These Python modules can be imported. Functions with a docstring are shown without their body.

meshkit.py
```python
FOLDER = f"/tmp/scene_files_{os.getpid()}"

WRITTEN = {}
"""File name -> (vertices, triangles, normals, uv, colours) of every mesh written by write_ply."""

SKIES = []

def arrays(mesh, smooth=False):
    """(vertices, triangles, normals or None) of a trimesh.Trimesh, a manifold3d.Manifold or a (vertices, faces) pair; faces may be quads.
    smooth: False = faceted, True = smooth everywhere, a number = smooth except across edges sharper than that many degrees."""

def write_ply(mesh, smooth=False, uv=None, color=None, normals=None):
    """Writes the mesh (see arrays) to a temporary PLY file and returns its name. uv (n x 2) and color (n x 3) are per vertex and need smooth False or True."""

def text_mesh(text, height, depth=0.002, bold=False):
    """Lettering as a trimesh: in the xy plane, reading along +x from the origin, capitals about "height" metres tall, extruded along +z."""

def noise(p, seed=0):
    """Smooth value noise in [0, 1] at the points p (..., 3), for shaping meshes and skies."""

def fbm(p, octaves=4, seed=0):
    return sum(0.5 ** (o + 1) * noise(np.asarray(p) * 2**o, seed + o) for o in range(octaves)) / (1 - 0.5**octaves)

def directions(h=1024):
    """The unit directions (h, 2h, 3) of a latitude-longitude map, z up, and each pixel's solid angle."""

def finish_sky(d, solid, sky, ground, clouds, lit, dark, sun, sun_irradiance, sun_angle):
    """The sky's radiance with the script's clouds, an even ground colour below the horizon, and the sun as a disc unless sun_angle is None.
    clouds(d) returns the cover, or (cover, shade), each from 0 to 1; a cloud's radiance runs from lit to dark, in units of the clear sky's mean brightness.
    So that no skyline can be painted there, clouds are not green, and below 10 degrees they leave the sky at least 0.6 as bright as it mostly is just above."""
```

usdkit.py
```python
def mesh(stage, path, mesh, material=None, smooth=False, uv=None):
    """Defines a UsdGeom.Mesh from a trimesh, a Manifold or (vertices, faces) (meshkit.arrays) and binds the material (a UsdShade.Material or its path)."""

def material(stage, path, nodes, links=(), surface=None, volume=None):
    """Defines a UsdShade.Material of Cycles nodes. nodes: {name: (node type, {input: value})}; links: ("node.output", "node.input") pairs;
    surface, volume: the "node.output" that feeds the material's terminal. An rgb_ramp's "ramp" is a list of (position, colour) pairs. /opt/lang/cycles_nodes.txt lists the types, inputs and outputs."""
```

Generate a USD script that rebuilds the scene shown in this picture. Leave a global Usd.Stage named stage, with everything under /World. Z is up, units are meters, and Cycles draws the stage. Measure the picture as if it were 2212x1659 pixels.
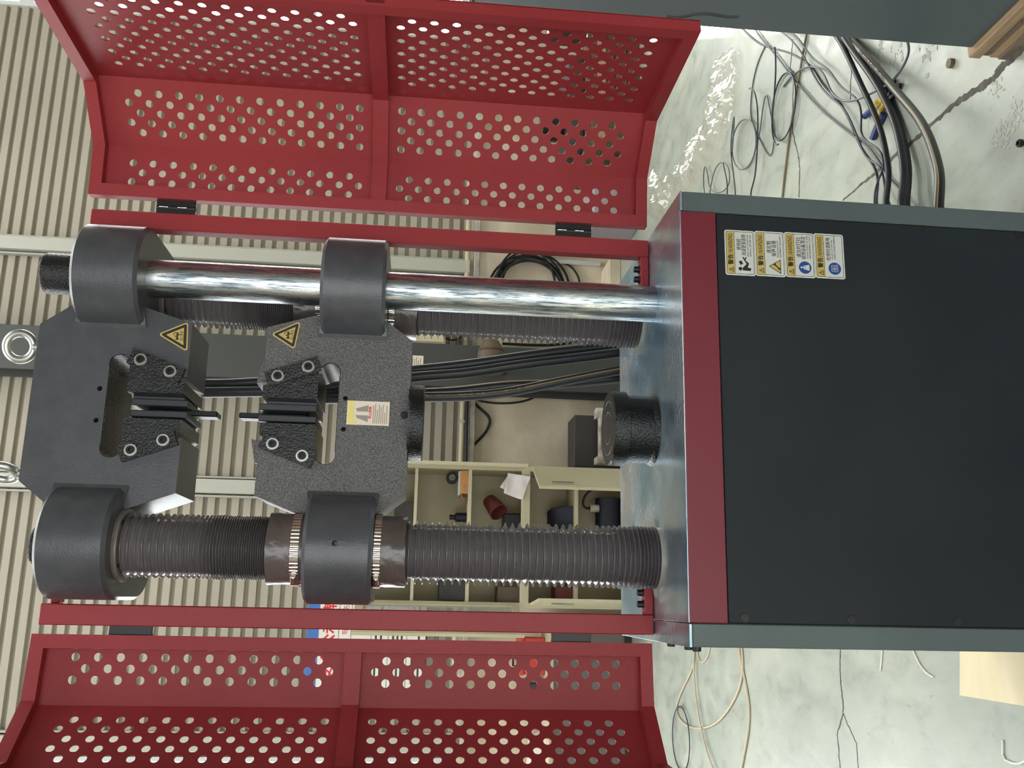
import sys, math, glob as _glob, types
sys.path.insert(0, '/opt/lang')
import numpy as np, trimesh, manifold3d as m3d, usdkit, meshkit
from shapely.geometry import Polygon, Point, LineString, box as sbox
from shapely.ops import unary_union
from shapely import affinity
from pxr import Usd, UsdGeom, UsdLux, UsdShade, Gf, Sdf

stage = Usd.Stage.CreateInMemory()
UsdGeom.SetStageUpAxis(stage, UsdGeom.Tokens.z)
UsdGeom.Xform.Define(stage, '/World')
UsdGeom.Scope.Define(stage, '/World/Looks')
V = lambda *a: np.array(a, float)

# ------------------------------------------------------------------ camera
FPX, YAW, PITCH, ROLL, T = 2026.0, .2268, .0951, .0420, .95
CAM = V(-.3712, -1.7399, .5065 + T)
FW = V(math.sin(YAW) * math.cos(PITCH), math.cos(YAW) * math.cos(PITCH), -math.sin(PITCH))
_r0 = V(math.cos(YAW), -math.sin(YAW), 0); _u0 = np.cross(_r0, FW)
RT = math.cos(ROLL) * _r0 + math.sin(ROLL) * _u0
UP = -math.sin(ROLL) * _r0 + math.cos(ROLL) * _u0
cam = UsdGeom.Camera.Define(stage, '/World/Camera')
cam.CreateHorizontalApertureAttr(36.0)
cam.CreateVerticalApertureAttr(36.0 * 1659 / 2212)
cam.CreateFocalLengthAttr(36.0 * FPX / 2212)
cam.CreateClippingRangeAttr((0.05, 200.0))
# the phone was held sideways: the picture's left is the scene's up
m = Gf.Matrix4d(*[*(-UP), 0, *RT, 0, *(-FW), 0, *CAM, 1])
cam.AddTransformOp().Set(m)
cam.CreateExposureAttr(-1.0)

def P(px, py, x=None, y=None, z=None):
    """The point of a plane x=, y= or z= of the place that the photograph shows at a pixel (measuring)."""
    d = FW + (1106 - px) / FPX * UP + (829.5 - py) / FPX * RT
    t = (x - CAM[0]) / d[0] if x is not None else (y - CAM[1]) / d[1] if y is not None else (z - CAM[2]) / d[2]
    return CAM + t * d

# ------------------------------------------------------------------ light
def xform(prim, loc, fwd, up=(0, 0, 1)):
    f = V(*fwd); f /= np.linalg.norm(f)
    r = np.cross(f, V(*up)); r /= np.linalg.norm(r); u = np.cross(r, f)
    UsdGeom.Xformable(prim).AddTransformOp().Set(Gf.Matrix4d(*[*r, 0, *u, 0, *(-f), 0, *loc, 1]))

def rect_light(name, loc, fwd, w, h, power, col=(1, 1, 1), up=(0, 0, 1)):
    L = UsdLux.RectLight.Define(stage, '/World/' + name)
    L.CreateWidthAttr(w); L.CreateHeightAttr(h); L.CreateIntensityAttr(power); L.CreateColorAttr(Gf.Vec3f(*col))
    xform(L, loc, fwd, up)

dome = UsdLux.DomeLight.Define(stage, '/World/Sky')
dome.CreateIntensityAttr(2.5); dome.CreateColorAttr(Gf.Vec3f(.93, .97, 1.0))
sun = UsdLux.DistantLight.Define(stage, '/World/Sun')
sun.CreateIntensityAttr(14.0); sun.CreateNormalizeAttr(True); sun.CreateAngleAttr(.6); sun.CreateColorAttr(Gf.Vec3f(1, .95, .85))
xform(sun, (0, 0, 8), (-.52 * .68, -.855 * .68, -.733))
rect_light('window_daylight_right', (6.07, 5.5, 3.3), (0, -1, 0), 3.7, 4.1, 16, (1, .97, .9))
rect_light('window_daylight_left', (-2.83, 5.5, 3.3), (0, -1, 0), 2.6, 4.1, 12, (.95, .98, 1))
rect_light('unseen_roof_light_near', (-.6, -1.0, 6.9), (0, 0, -1), 7.0, 1.6, 4, (1, .98, .93), (0, 1, 0))  # out of view overhead, placed to light the machine and table
rect_light('unseen_roof_light_far', (.4, 2.6, 6.9), (0, 0, -1), 8.0, 1.4, 10, (1, .97, .9), (0, 1, 0))  # out of view overhead, placed to light the floor and back wall
rect_light('unseen_front_light', (-2.2, -7.4, 2.3), (0, 1, 0), 5.0, 4.4, 1.5, (.95, .98, 1))  # out of view behind the camera, placed to light the machine front

# ------------------------------------------------------------------ materials
def lin(r, g, b):
    f = lambda c: (c / 255 / 12.92) if c / 255 <= .04045 else ((c / 255 + .055) / 1.055) ** 2.4
    return (f(r), f(g), f(b))
MAT = {}
def mat(name, nodes, links=(), surface='p.BSDF'):
    MAT[name] = usdkit.material(stage, '/World/Looks/' + name, nodes, links, surface=surface)
def plain(name, col, rough=.5, metal=0., **k):
    mat(name, {'p': ('principled_bsdf', {'base_color': col, 'roughness': rough, 'metallic': metal, **k})})
def mottled(name, c1, c2, scale=6, rough=.5, metal=0., bump=0, bscale=60, bdist=.01, stretch=(1, 1, 1), detail=4, lo=.35, hi=.65, **k):
    n = {'tc': ('texture_coordinate', {}), 'mp': ('mapping', {'scale': stretch}), 'n': ('noise_texture', {'scale': scale, 'detail': detail}),
         'r': ('rgb_ramp', {'ramp': [(lo, c1), (hi, c2)]}), 'p': ('principled_bsdf', {'roughness': rough, 'metallic': metal, **k})}
    l = [('tc.object', 'mp.vector'), ('mp.vector', 'n.vector'), ('n.fac', 'r.fac'), ('r.color', 'p.base_color')]
    if bump:
        n['nb'] = ('noise_texture', {'scale': bscale, 'detail': 3}); n['b'] = ('bump', {'strength': bump, 'distance': bdist})
        l += [('mp.vector', 'nb.vector'), ('nb.fac', 'b.height'), ('b.normal', 'p.normal')]
    mat(name, n, l)

mottled('red_paint', lin(140, 42, 46), lin(148, 48, 52), 3, .45, bump=.3, bscale=420, bdist=.002, specular_ior_level=.35)
plain('red_band_paint', lin(112, 24, 42), .45)
mottled('panel_grey', lin(32, 37, 42), lin(36, 41, 46), 4, .5, bump=.12, bscale=500, bdist=.002, specular_ior_level=.22)
mottled('pillar_grey', lin(80, 90, 91), lin(86, 96, 97), 4, .5, bump=.12, bscale=500, bdist=.002)
mottled('casting_paint', lin(66, 67, 72), lin(74, 74, 78), 30, .32, bump=.2, bscale=260, bdist=.002)
mottled('hammer_paint', lin(66, 65, 68), lin(110, 107, 106), 360, .36, bump=.9, bscale=290, bdist=.003, detail=2)
mottled('oiled_black', lin(10, 11, 13), lin(20, 20, 22), 60, .2, bump=1., bscale=260, bdist=.002)
plain('black_steel', lin(24, 25, 28), .35, .3)
plain('jaw_steel', lin(66, 66, 70), .4, .6)
plain('black_plastic', lin(20, 20, 22), .45)
plain('bright_steel', lin(205, 205, 198), .22, 1.)
plain('eye_chrome', lin(190, 190, 184), .34, 1.)
mottled('wrap_film', lin(80, 70, 68), lin(92, 82, 80), 20, .3, bump=.5, bscale=90, bdist=.003, coat_weight=.35, coat_roughness=.2)
mat('clamp_steel', {'p': ('principled_bsdf', {'base_color': lin(215, 208, 196), 'roughness': .16, 'metallic': 1.})})
# bellows: thin grey plastic that lets some light through its edges
mat('bellows_film', {'p': ('principled_bsdf', {'base_color': lin(118, 112, 116), 'roughness': .24, 'coat_weight': .5, 'coat_roughness': .08}),
                     't': ('translucent_bsdf', {'color': lin(190, 188, 184)}), 'x': ('mix_closure', {'fac': .3})},
    [('p.BSDF', 'x.closure1'), ('t.BSDF', 'x.closure2')], 'x.closure')
plain('flange_plastic', lin(150, 150, 144), .3)
plain('flange_grey', lin(112, 104, 100), .4)
# chromed column smeared with oil: long streaks
mat('chrome_column', {'tc': ('texture_coordinate', {}), 'mp': ('mapping', {'scale': (46, 46, 4)}), 'n': ('noise_texture', {'scale': 3, 'detail': 6, 'roughness': .7}),
                      'r': ('rgb_ramp', {'ramp': [(.4, lin(110, 122, 130)), (.5, lin(176, 184, 188)), (.6, lin(228, 228, 224))]}),
                      'rr': ('rgb_ramp', {'ramp': [(.4, (.5,) * 3), (.6, (.2,) * 3)]}),
                      'b': ('bump', {'strength': .5, 'distance': .0012}), 'p': ('principled_bsdf', {'metallic': 1.})},
    [('tc.object', 'mp.vector'), ('mp.vector', 'n.vector'), ('n.fac', 'r.fac'), ('n.fac', 'rr.fac'), ('r.color', 'p.base_color'), ('rr.color', 'p.roughness'),
     ('n.fac', 'b.height'), ('b.normal', 'p.normal')])
# ground steel table under swirls of oil and random bluish patches
mat('table_steel', {'tc': ('texture_coordinate', {}), 'mp': ('mapping', {'location': (.5, 1.3, 0)}),
                    'w': ('wave_texture', {'wave_type': 'rings', 'rings_direction': 'z', 'scale': 26, 'distortion': 9, 'detail': 3, 'detail_scale': 1.2, 'detail_roughness': .6}),
                    'n': ('noise_texture', {'scale': 4.5, 'detail': 3}), 'k': ('noise_texture', {'scale': 7, 'detail': 2}),
                    'r': ('rgb_ramp', {'ramp': [(.38, lin(140, 170, 188)), (.5, lin(178, 194, 203)), (.62, lin(200, 203, 204))]}),
                    'wl': ('rgb_ramp', {'ramp': [(.0, (0,) * 3), (.86, (0,) * 3), (.97, (1,) * 3)]}),
                    'km': ('rgb_ramp', {'ramp': [(.48, (0,) * 3), (.6, (1,) * 3)]}),
                    'mm': ('mix_color', {'blend_type': 'multiply', 'fac': 1.}),
                    'wr': ('rgb_ramp', {'ramp': [(.0, (.28,) * 3), (1., (.6,) * 3)]}),
                    'b': ('bump', {'strength': .25, 'distance': .0006}), 'p': ('principled_bsdf', {'metallic': .84})},
    [('tc.object', 'mp.vector'), ('mp.vector', 'w.vector'), ('tc.object', 'n.vector'), ('tc.object', 'k.vector'), ('n.fac', 'r.fac'), ('w.fac', 'wl.fac'), ('k.fac', 'km.fac'),
     ('wl.color', 'mm.a'), ('km.color', 'mm.b'), ('mm.result', 'wr.fac'), ('r.color', 'p.base_color'), ('wr.color', 'p.roughness'), ('mm.result', 'b.height'), ('b.normal', 'p.normal')])
plain('sticker_white', lin(205, 205, 198), .4)
plain('sticker_yellow', lin(192, 166, 90), .45)
plain('sticker_black', lin(26, 27, 32), .45)
plain('sticker_blue', lin(28, 66, 140), .4)
plain('sticker_grey', lin(120, 118, 112), .5)
plain('sticker_red', lin(200, 60, 56), .45)
plain('label_paper', lin(222, 208, 192), .5)
plain('label_yellow', lin(226, 210, 120), .5)
plain('print_grey', lin(150, 138, 128), .6)

# floor: pale green painted concrete, worn, with pale scuffs
mat('concrete', {'tc': ('texture_coordinate', {}), 'mp': ('mapping', {'scale': (1, .55, 1), 'rotation': (0, 0, .5)}),
                 'n1': ('noise_texture', {'scale': 2.2, 'detail': 8, 'roughness': .62}), 'n2': ('noise_texture', {'scale': 11, 'detail': 6, 'roughness': .6, 'distortion': .5}),
                 'n3': ('noise_texture', {'scale': 42, 'detail': 4}),
                 'r1': ('rgb_ramp', {'ramp': [(.3, lin(150, 158, 146)), (.5, lin(166, 172, 160)), (.7, lin(180, 183, 169))]}),
                 'r2': ('rgb_ramp', {'ramp': [(.36, (.9,) * 3), (.55, (1,) * 3), (.7, (1.07,) * 3)]}),
                 'r3': ('rgb_ramp', {'ramp': [(.25, (.8, .78, .74)), (.34, (1,) * 3)]}),
                 'm1': ('mix_color', {'blend_type': 'multiply', 'fac': 1.}), 'm2': ('mix_color', {'blend_type': 'multiply', 'fac': 1.}),
                 'rr': ('rgb_ramp', {'ramp': [(.35, (.3,) * 3), (.65, (.5,) * 3)]}),
                 'b': ('bump', {'strength': .25, 'distance': .004}), 'p': ('principled_bsdf', {})},
    [('tc.object', 'mp.vector'), ('mp.vector', 'n1.vector'), ('mp.vector', 'n2.vector'), ('mp.vector', 'n3.vector'), ('n1.fac', 'r1.fac'), ('n2.fac', 'r2.fac'), ('n3.fac', 'r3.fac'),
     ('r1.color', 'm1.a'), ('r2.color', 'm1.b'), ('m1.result', 'm2.a'), ('r3.color', 'm2.b'), ('m2.result', 'p.base_color'), ('n2.fac', 'rr.fac'), ('rr.color', 'p.roughness'),
     ('n2.fac', 'b.height'), ('b.normal', 'p.normal')])
mottled('crack_dirt', lin(76, 74, 68), lin(104, 98, 88), 30, .9)
mottled('splatter_white', lin(162, 165, 154), lin(176, 178, 168), 40, .7)
mottled('cladding', lin(158, 150, 136), lin(166, 158, 143), 1.2, .55)
mottled('whitewash', lin(196, 182, 158), lin(222, 208, 186), 3.2, .85, detail=8, bump=.2, bscale=30)
mottled('ledge_plaster', lin(150, 145, 135), lin(196, 190, 178), 9, .9, detail=8)
plain('stud_paint', lin(176, 174, 164), .5)
plain('column_paint', lin(64, 65, 63), .5)
plain('ceiling_sheet', lin(170, 172, 172), .7)
plain('side_wall', lin(150, 148, 140), .8)
plain('frame_white', lin(200, 202, 200), .5)
mat('pane_glass', {'t': ('transparent_bsdf', {'color': (.97, .98, .98)}), 'g': ('glossy_bsdf', {'roughness': .02, 'color': (1, 1, 1)}), 'x': ('mix_closure', {'fac': .05})},
    [('t.BSDF', 'x.closure1'), ('g.BSDF', 'x.closure2')], 'x.closure')
mat('cabinet_glass', {'t': ('transparent_bsdf', {'color': (.86, .88, .88)}), 'g': ('glossy_bsdf', {'roughness': .05, 'color': (1, 1, 1)}), 'd': ('diffuse_bsdf', {'color': lin(180, 182, 176)}),
                      'x': ('mix_closure', {'fac': .12}), 'y': ('mix_closure', {'fac': .3})},
    [('t.BSDF', 'x.closure1'), ('g.BSDF', 'x.closure2'), ('x.closure', 'y.closure1'), ('d.BSDF', 'y.closure2')], 'y.closure')
mat('clear_film', {'t': ('transparent_bsdf', {'color': (1, .995, .985)}), 'g': ('glossy_bsdf', {'roughness': .07, 'color': (1, 1, 1)}), 'd': ('diffuse_bsdf', {'color': lin(240, 232, 216)}),
                   'f': ('layer_weight', {'blend': .12}), 'x': ('mix_closure', {}), 'y': ('mix_closure', {'fac': .12})},
    [('f.facing', 'x.fac'), ('t.BSDF', 'x.closure1'), ('g.BSDF', 'x.closure2'), ('x.closure', 'y.closure1'), ('d.BSDF', 'y.closure2')], 'y.closure')
mottled('cream_steel', lin(188, 178, 148), lin(196, 186, 158), 3, .45)
mottled('dull_cream', lin(182, 172, 146), lin(190, 180, 154), 3, .55)
plain('rubber_hose', lin(34, 36, 40), .42)
plain('hose_print', lin(150, 126, 76), .5)
plain('cable_dark', lin(52, 56, 66), .4)
plain('cable_grey', lin(92, 96, 100), .45)
plain('cable_black', lin(22, 22, 24), .5)
plain('cable_cream', lin(196, 182, 156), .5)
plain('string_white', lin(220, 222, 212), .5)
plain('pump_grey', lin(74, 84, 86), .45)
mottled('raw_wood', lin(146, 118, 90), lin(178, 150, 116), 5, .7, stretch=(8, 1, 8), detail=6, bump=.2, bscale=12)
mottled('plywood', lin(218, 204, 166), lin(230, 216, 182), 3, .6, stretch=(1, 4, 1), detail=5)
mottled('old_stick', lin(112, 98, 76), lin(134, 118, 92), 8, .7)
plain('tool_blue', lin(30, 52, 104), .4)
plain('tool_yellow', lin(214, 176, 60), .4)
plain('motor_brown', lin(96, 80, 66), .6)
plain('orange_card', lin(200, 146, 92), .7)
plain('white_plastic', lin(200, 200, 194), .5)
plain('dark_box', lin(58, 56, 56), .6)
mottled('dirty_white', lin(150, 140, 130), lin(208, 200, 190), 14, .7, detail=6)
plain('pot_brown', lin(112, 52, 50), .5)
plain('paper_white', lin(216, 208, 206), .8)
plain('bag_blue', lin(26, 30, 46), .6)
plain('board_white', lin(224, 222, 214), .45)
plain('board_blue', lin(52, 104, 178), .4)
plain('board_red', lin(206, 44, 52), .5)
plain('board_black', lin(60, 58, 60), .5)
plain('crate_red', lin(196, 60, 44), .5)
mottled('dark_wood2', lin(112, 96, 80), lin(140, 122, 102), 5, .8, stretch=(8, 1, 8))
plain('bench_grey', lin(100, 92, 90), .5)
plain('pale_lavender', lin(160, 150, 158), .6)
mottled('dark_wood', lin(84, 66, 52), lin(112, 92, 74), 5, .8, stretch=(8, 1, 8))

# ------------------------------------------------------------------ scene tree helpers
LOC = {'/World': V(0, 0, 0)}
def path_for(parent, name):
    p = f'{parent}/{name}'; k = 0
    while stage.GetPrimAtPath(p):
        k += 1; p = f'{parent}/{name}_{k:03d}'
    return p
def tag(prim, label=None, cat=None, group=None, kind=None):
    for k, v in (('label', label), ('category', cat), ('group', group), ('kind', kind)):
        if v: prim.SetCustomDataByKey(k, v)
def thing(name, label, cat, loc=(0, 0, 0), group=None, kind=None):
    p = path_for('/World', name)
    x = UsdGeom.Xform.Define(stage, p); x.AddTranslateOp().Set(Gf.Vec3d(*map(float, loc)))
    LOC[p] = V(*loc); tag(x.GetPrim(), label, cat, group, kind)
    return p
def part(parent, name, label=None):
    p = path_for(parent, name); UsdGeom.Xform.Define(stage, p); LOC[p] = LOC[parent]
    if label: stage.GetPrimAtPath(p).SetCustomDataByKey('label', label)
    return p
def obj(parent, name, mesh, material, smooth=30, label=None, cat=None, group=None, kind=None):
    v, f = tri(mesh)
    p = path_for(parent, name)
    usdkit.mesh(stage, p, trimesh.Trimesh(v - LOC[parent], f, process=False), MAT[material], smooth=smooth)
    LOC[p] = LOC[parent]
    tag(stage.GetPrimAtPath(p), label, cat, group, kind)
    return p
def solo(name, mesh, material, label, cat, group=None, kind=None, smooth=30):
    """A thing that is a single mesh."""
    v, f = tri(mesh); c = V(*((v.min(0) + v.max(0)) / 2)[:2], v[:, 2].min())
    p = path_for('/World', name)
    g = usdkit.mesh(stage, p, trimesh.Trimesh(v - c, f, process=False), MAT[material], smooth=smooth)
    g.AddTranslateOp().Set(Gf.Vec3d(*map(float, c))); LOC[p] = c
    tag(g.GetPrim(), label, cat, group, kind)
    return p

# ------------------------------------------------------------------ shape helpers
def tri(m):
    if hasattr(m, 'to_mesh'):
        q = m.to_mesh(); return np.array(q.vert_properties[:, :3], float), np.array(q.tri_verts, int)
    if isinstance(m, list) and all(isinstance(a, m3d.Manifold) for a in m):
        return tri(m3d.Manifold.batch_boolean(m, m3d.OpType.Add))
    if isinstance(m, list):
        vs, fs, n = [], [], 0
        for a in m:
            v, f = tri(a); vs.append(v); fs.append(f + n); n += len(v)
        return np.vstack(vs), np.vstack(fs)
    if isinstance(m, tuple): return np.asarray(m[0], float), np.asarray(m[1], int)
    return np.array(m.vertices, float), np.array(m.faces, int)
def hull(pts): return m3d.Manifold.hull_points(np.asarray(pts, float))
def bx(x0, x1, y0, y1, z0, z1, c=.0015):
    lo, hi = V(min(x0, x1), min(y0, y1), min(z0, z1)), V(max(x0, x1), max(y0, y1), max(z0, z1))
    c = min(c, *((hi - lo) * .3))
    if c <= 0: return hull([[x, y, z] for x in (lo[0], hi[0]) for y in (lo[1], hi[1]) for z in (lo[2], hi[2])])
    out = []
    for sx in (0, 1):
        for sy in (0, 1):
            for sz in (0, 1):
                p = V((lo, hi)[sx][0], (lo, hi)[sy][1], (lo, hi)[sz][2]); s = V(1 - 2 * sx, 1 - 2 * sy, 1 - 2 * sz) * c
                out += [p + s * V(1, 1, 0), p + s * V(1, 0, 1), p + s * V(0, 1, 1)]
    return hull(out)
def basis(d):
    d = d / np.linalg.norm(d); a = np.cross(d, V(0, 0, 1) if abs(d[2]) < .9 else V(1, 0, 0)); a /= np.linalg.norm(a)
    return a, np.cross(d, a), d
def ring(c, a, b, r, n): 
    t = np.arange(n) * 2 * np.pi / n; return c + r * (np.cos(t)[:, None] * a + np.sin(t)[:, None] * b)
def cyl(p0, p1, r, n=32, r1=None, c=.001):
    p0, p1 = V(*p0), V(*p1); a, b, d = basis(p1 - p0); r1 = r if r1 is None else r1
    c = min(c, r * .3, np.linalg.norm(p1 - p0) * .3)
    return hull(np.vstack([ring(p0, a, b, r - c, n), ring(p0 + d * c, a, b, r, n), ring(p1 - d * c, a, b, r1, n), ring(p1, a, b, r1 - c, n)]))
def lathe(prof, x, y, n=64, closed=False, wob=None):
    """prof: (r, z) pairs; revolved about the vertical at x, y."""
    prof = np.asarray(prof, float); k = len(prof); t = np.arange(n) * 2 * np.pi / n
    r = prof[:, :1] * np.ones((1, n))
    z = prof[:, 1:] * np.ones((1, n))
    if wob is not None: r, z = wob(r, z, t)
    v = np.stack([x + r * np.cos(t), y + r * np.sin(t), z], -1).reshape(-1, 3)
    i, j = np.meshgrid(np.arange(k if closed else k - 1), np.arange(n), indexing='ij'); i2, j2 = (i + 1) % k, (j + 1) % n
    a, b, c, d = i * n + j, i * n + j2, i2 * n + j2, i2 * n + j
    return v, np.vstack([np.stack([a, b, c], -1).reshape(-1, 3), np.stack([a, c, d], -1).reshape(-1, 3)])
def smooth_path(pts, step=.02):
    pts = np.asarray(pts, float)
    if len(pts) > 2:
        from scipy.interpolate import CubicSpline
        s = np.concatenate([[0], np.cumsum(np.sqrt(np.linalg.norm(np.diff(pts, axis=0), axis=1)) + 1e-6)])
        L = np.linalg.norm(np.diff(pts, axis=0), axis=1).sum()
        return CubicSpline(s, pts)(np.linspace(0, s[-1], max(8, int(L / step))))
    return pts
def tube(pts, r, n=8, step=.02, spline=True):
    p = smooth_path(pts, step) if spline else np.asarray(pts, float)
    t = np.gradient(p, axis=0); t /= np.linalg.norm(t, axis=1, keepdims=True) + 1e-12
    a = np.cross(t[0], V(0, 0, 1) if abs(t[0][2]) < .9 else V(1, 0, 0)); a /= np.linalg.norm(a)
    A = []
    for k in range(len(p)):
        a = a - t[k] * (a @ t[k]); a /= np.linalg.norm(a); A.append(a)
    A = np.array(A); B = np.cross(t, A); g = np.arange(n) * 2 * np.pi / n
    v = (p[:, None] + r * (np.cos(g)[None, :, None] * A[:, None] + np.sin(g)[None, :, None] * B[:, None])).reshape(-1, 3)
    i, j = np.meshgrid(np.arange(len(p) - 1), np.arange(n), indexing='ij'); j2 = (j + 1) % n
    q = [np.stack([i * n + j, i * n + j2, (i + 1) * n + j2], -1).reshape(-1, 3), np.stack([i * n + j, (i + 1) * n + j2, (i + 1) * n + j], -1).reshape(-1, 3)]
    m = len(v); v = np.vstack([v, p[:1], p[-1:]]); k = np.arange(n); o = (len(p) - 1) * n
    q += [np.stack([np.full(n, m), (k + 1) % n, k], -1), np.stack([np.full(n, m + 1), o + k, o + (k + 1) % n], -1)]
    return v, np.vstack(q)
def ext(poly, d):
    """Shapely polygon extruded along +z by d: vertices (u, v, w)."""
    gs = getattr(poly, 'geoms', [poly])
    return tri([trimesh.creation.extrude_polygon(g, d, engine='earcut') for g in gs if g.area > 0])
def front(poly, y0, y1):
    """Front-view polygon in (x, z), extruded in depth from y0 to y1."""
    v, f = ext(poly, y1 - y0); return np.stack([v[:, 0], y0 + v[:, 2], v[:, 1]], -1), f[:, ::-1]
def plan(poly, z0, z1):
    v, f = ext(poly, z1 - z0); v = v.copy(); v[:, 2] += z0; return v, f
def man(m):
    v, f = tri(m); t = trimesh.Trimesh(v, f, process=True)
    q = m3d.Manifold(m3d.Mesh(np.asarray(t.vertices, np.float32), np.asarray(t.faces, np.uint32)))
    return q
def torus(c, axis, R, r, n=40, k=14):
    a, b, d = basis(V(*axis)); t = np.arange(n + 1) * 2 * np.pi / n
    return tube([V(*c) + R * (math.cos(x) * a + math.sin(x) * b) for x in t], r, k, spline=False)
def rrect(x0, x1, z0, z1, r): return sbox(x0 + r, z0 + r, x1 - r, z1 - r).buffer(r, quad_segs=4)
_txt = {}
def text(s, h, d=.0004, cjk=False, bold=False):
    k = (s, cjk, bold)
    if k not in _txt:
        if cjk:
            o = _glob.glob; meshkit.glob = types.SimpleNamespace(glob=lambda p: o(p.replace('Inter', 'Noto Sans CJK Regular')))
        t = meshkit.text_mesh(s, 1.0, 1.0, bold); meshkit.glob = _glob
        _txt[k] = tri(t)
    v, f = _txt[k]; v = v.copy(); v[:, :2] *= h; v[:, 2] *= d
    return v, f
def text_on(s, x, z, h, y, d=.0004, w=None, cjk=False, bold=False, rot=0):
    """Lettering on a wall that faces -y: left end at x, base line z; w: squeeze to that width."""
    v, f = text(s, h, d, cjk, bold)
    if w: v[:, 0] *= w / (v[:, 0].max())
    c, q = math.cos(rot), math.sin(rot)
    return np.stack([x + v[:, 0] * c - v[:, 1] * q, y - v[:, 2], z + v[:, 0] * q + v[:, 1] * c], -1), f

# ================================================================== the setting
YW = 5.2
X0, X1, Y0, Y1, ZC = -6.0, 8.0, -8.0, YW, 7.0
fl = part('/World', 'floor'); LOC[fl] = V(0, 0, 0); tag(stage.GetPrimAtPath(fl), 'pale green-grey painted concrete floor with cracks and scuffs', None, None, 'structure')
obj(fl, 'slab', bx(X0, X1, Y0, Y1 + .3, -.1, 0, 0), 'concrete', False)
A = lambda cx, cy: (1350 + cx / 2.566, cy / 2.566)            # the enlargement of the right floor that was measured on
def crack(pts, widths):
    p = np.array([P(*q, z=0)[:2] for q in pts]); rng = np.random.default_rng(len(pts))
    s = np.linspace(0, len(p) - 1, 8 * len(p)); q = np.stack([np.interp(s, range(len(p)), p[:, k]) for k in (0, 1)], -1)
    q += rng.normal(0, .0014, q.shape); w = np.interp(s, np.linspace(0, len(p) - 1, len(widths)), widths) * rng.uniform(.6, 1.4, len(s))
    t = np.gradient(q, axis=0); nrm = np.stack([-t[:, 1], t[:, 0]], -1); nrm /= np.linalg.norm(nrm, axis=1, keepdims=True)
    return plan(Polygon(np.vstack([q + nrm * w[:, None] / 2, (q - nrm * w[:, None] / 2)[::-1]])).buffer(0), .0002, .0012)
obj(fl, 'crack', crack([A(*p) for p in [(2300, 190), (2212, 265), (2090, 370), (2040, 440), (1960, 490), (1840, 570), (1720, 670), (1580, 800), (1500, 860), (1400, 950), (1300, 1030), (1210, 1110)]], [.02, .02, .02, .016, .012, .009, .005]), 'crack_dirt', False)
obj(fl, 'crack', crack([A(*p) for p in [(930, 215), (925, 300), (915, 380), (938, 400), (930, 560), (930, 730), (960, 850), (970, 950), (965, 1095)]], [.004, .006]), 'crack_dirt', False)
obj(fl, 'crack', crack([A(*p) for p in [(1255, 330), (1255, 400), (1250, 480), (1252, 560)]], [.002, .004]), 'crack_dirt', False)
B = lambda cx, cy: (1380 + cx / 1.317, 400 + cy / 1.317)
obj(fl, 'crack', crack([B(*p) for p in [(575, 1290), (572, 1370), (575, 1420), (582, 1480), (580, 1510), (565, 1560), (575, 1680)]], [.004, .006, .005, .003]), 'crack_dirt', False)
obj(fl, 'crack', crack([B(*p) for p in [(582, 1505), (620, 1590), (626, 1680)]], [.003, .002]), 'crack_dirt', False)
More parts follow.
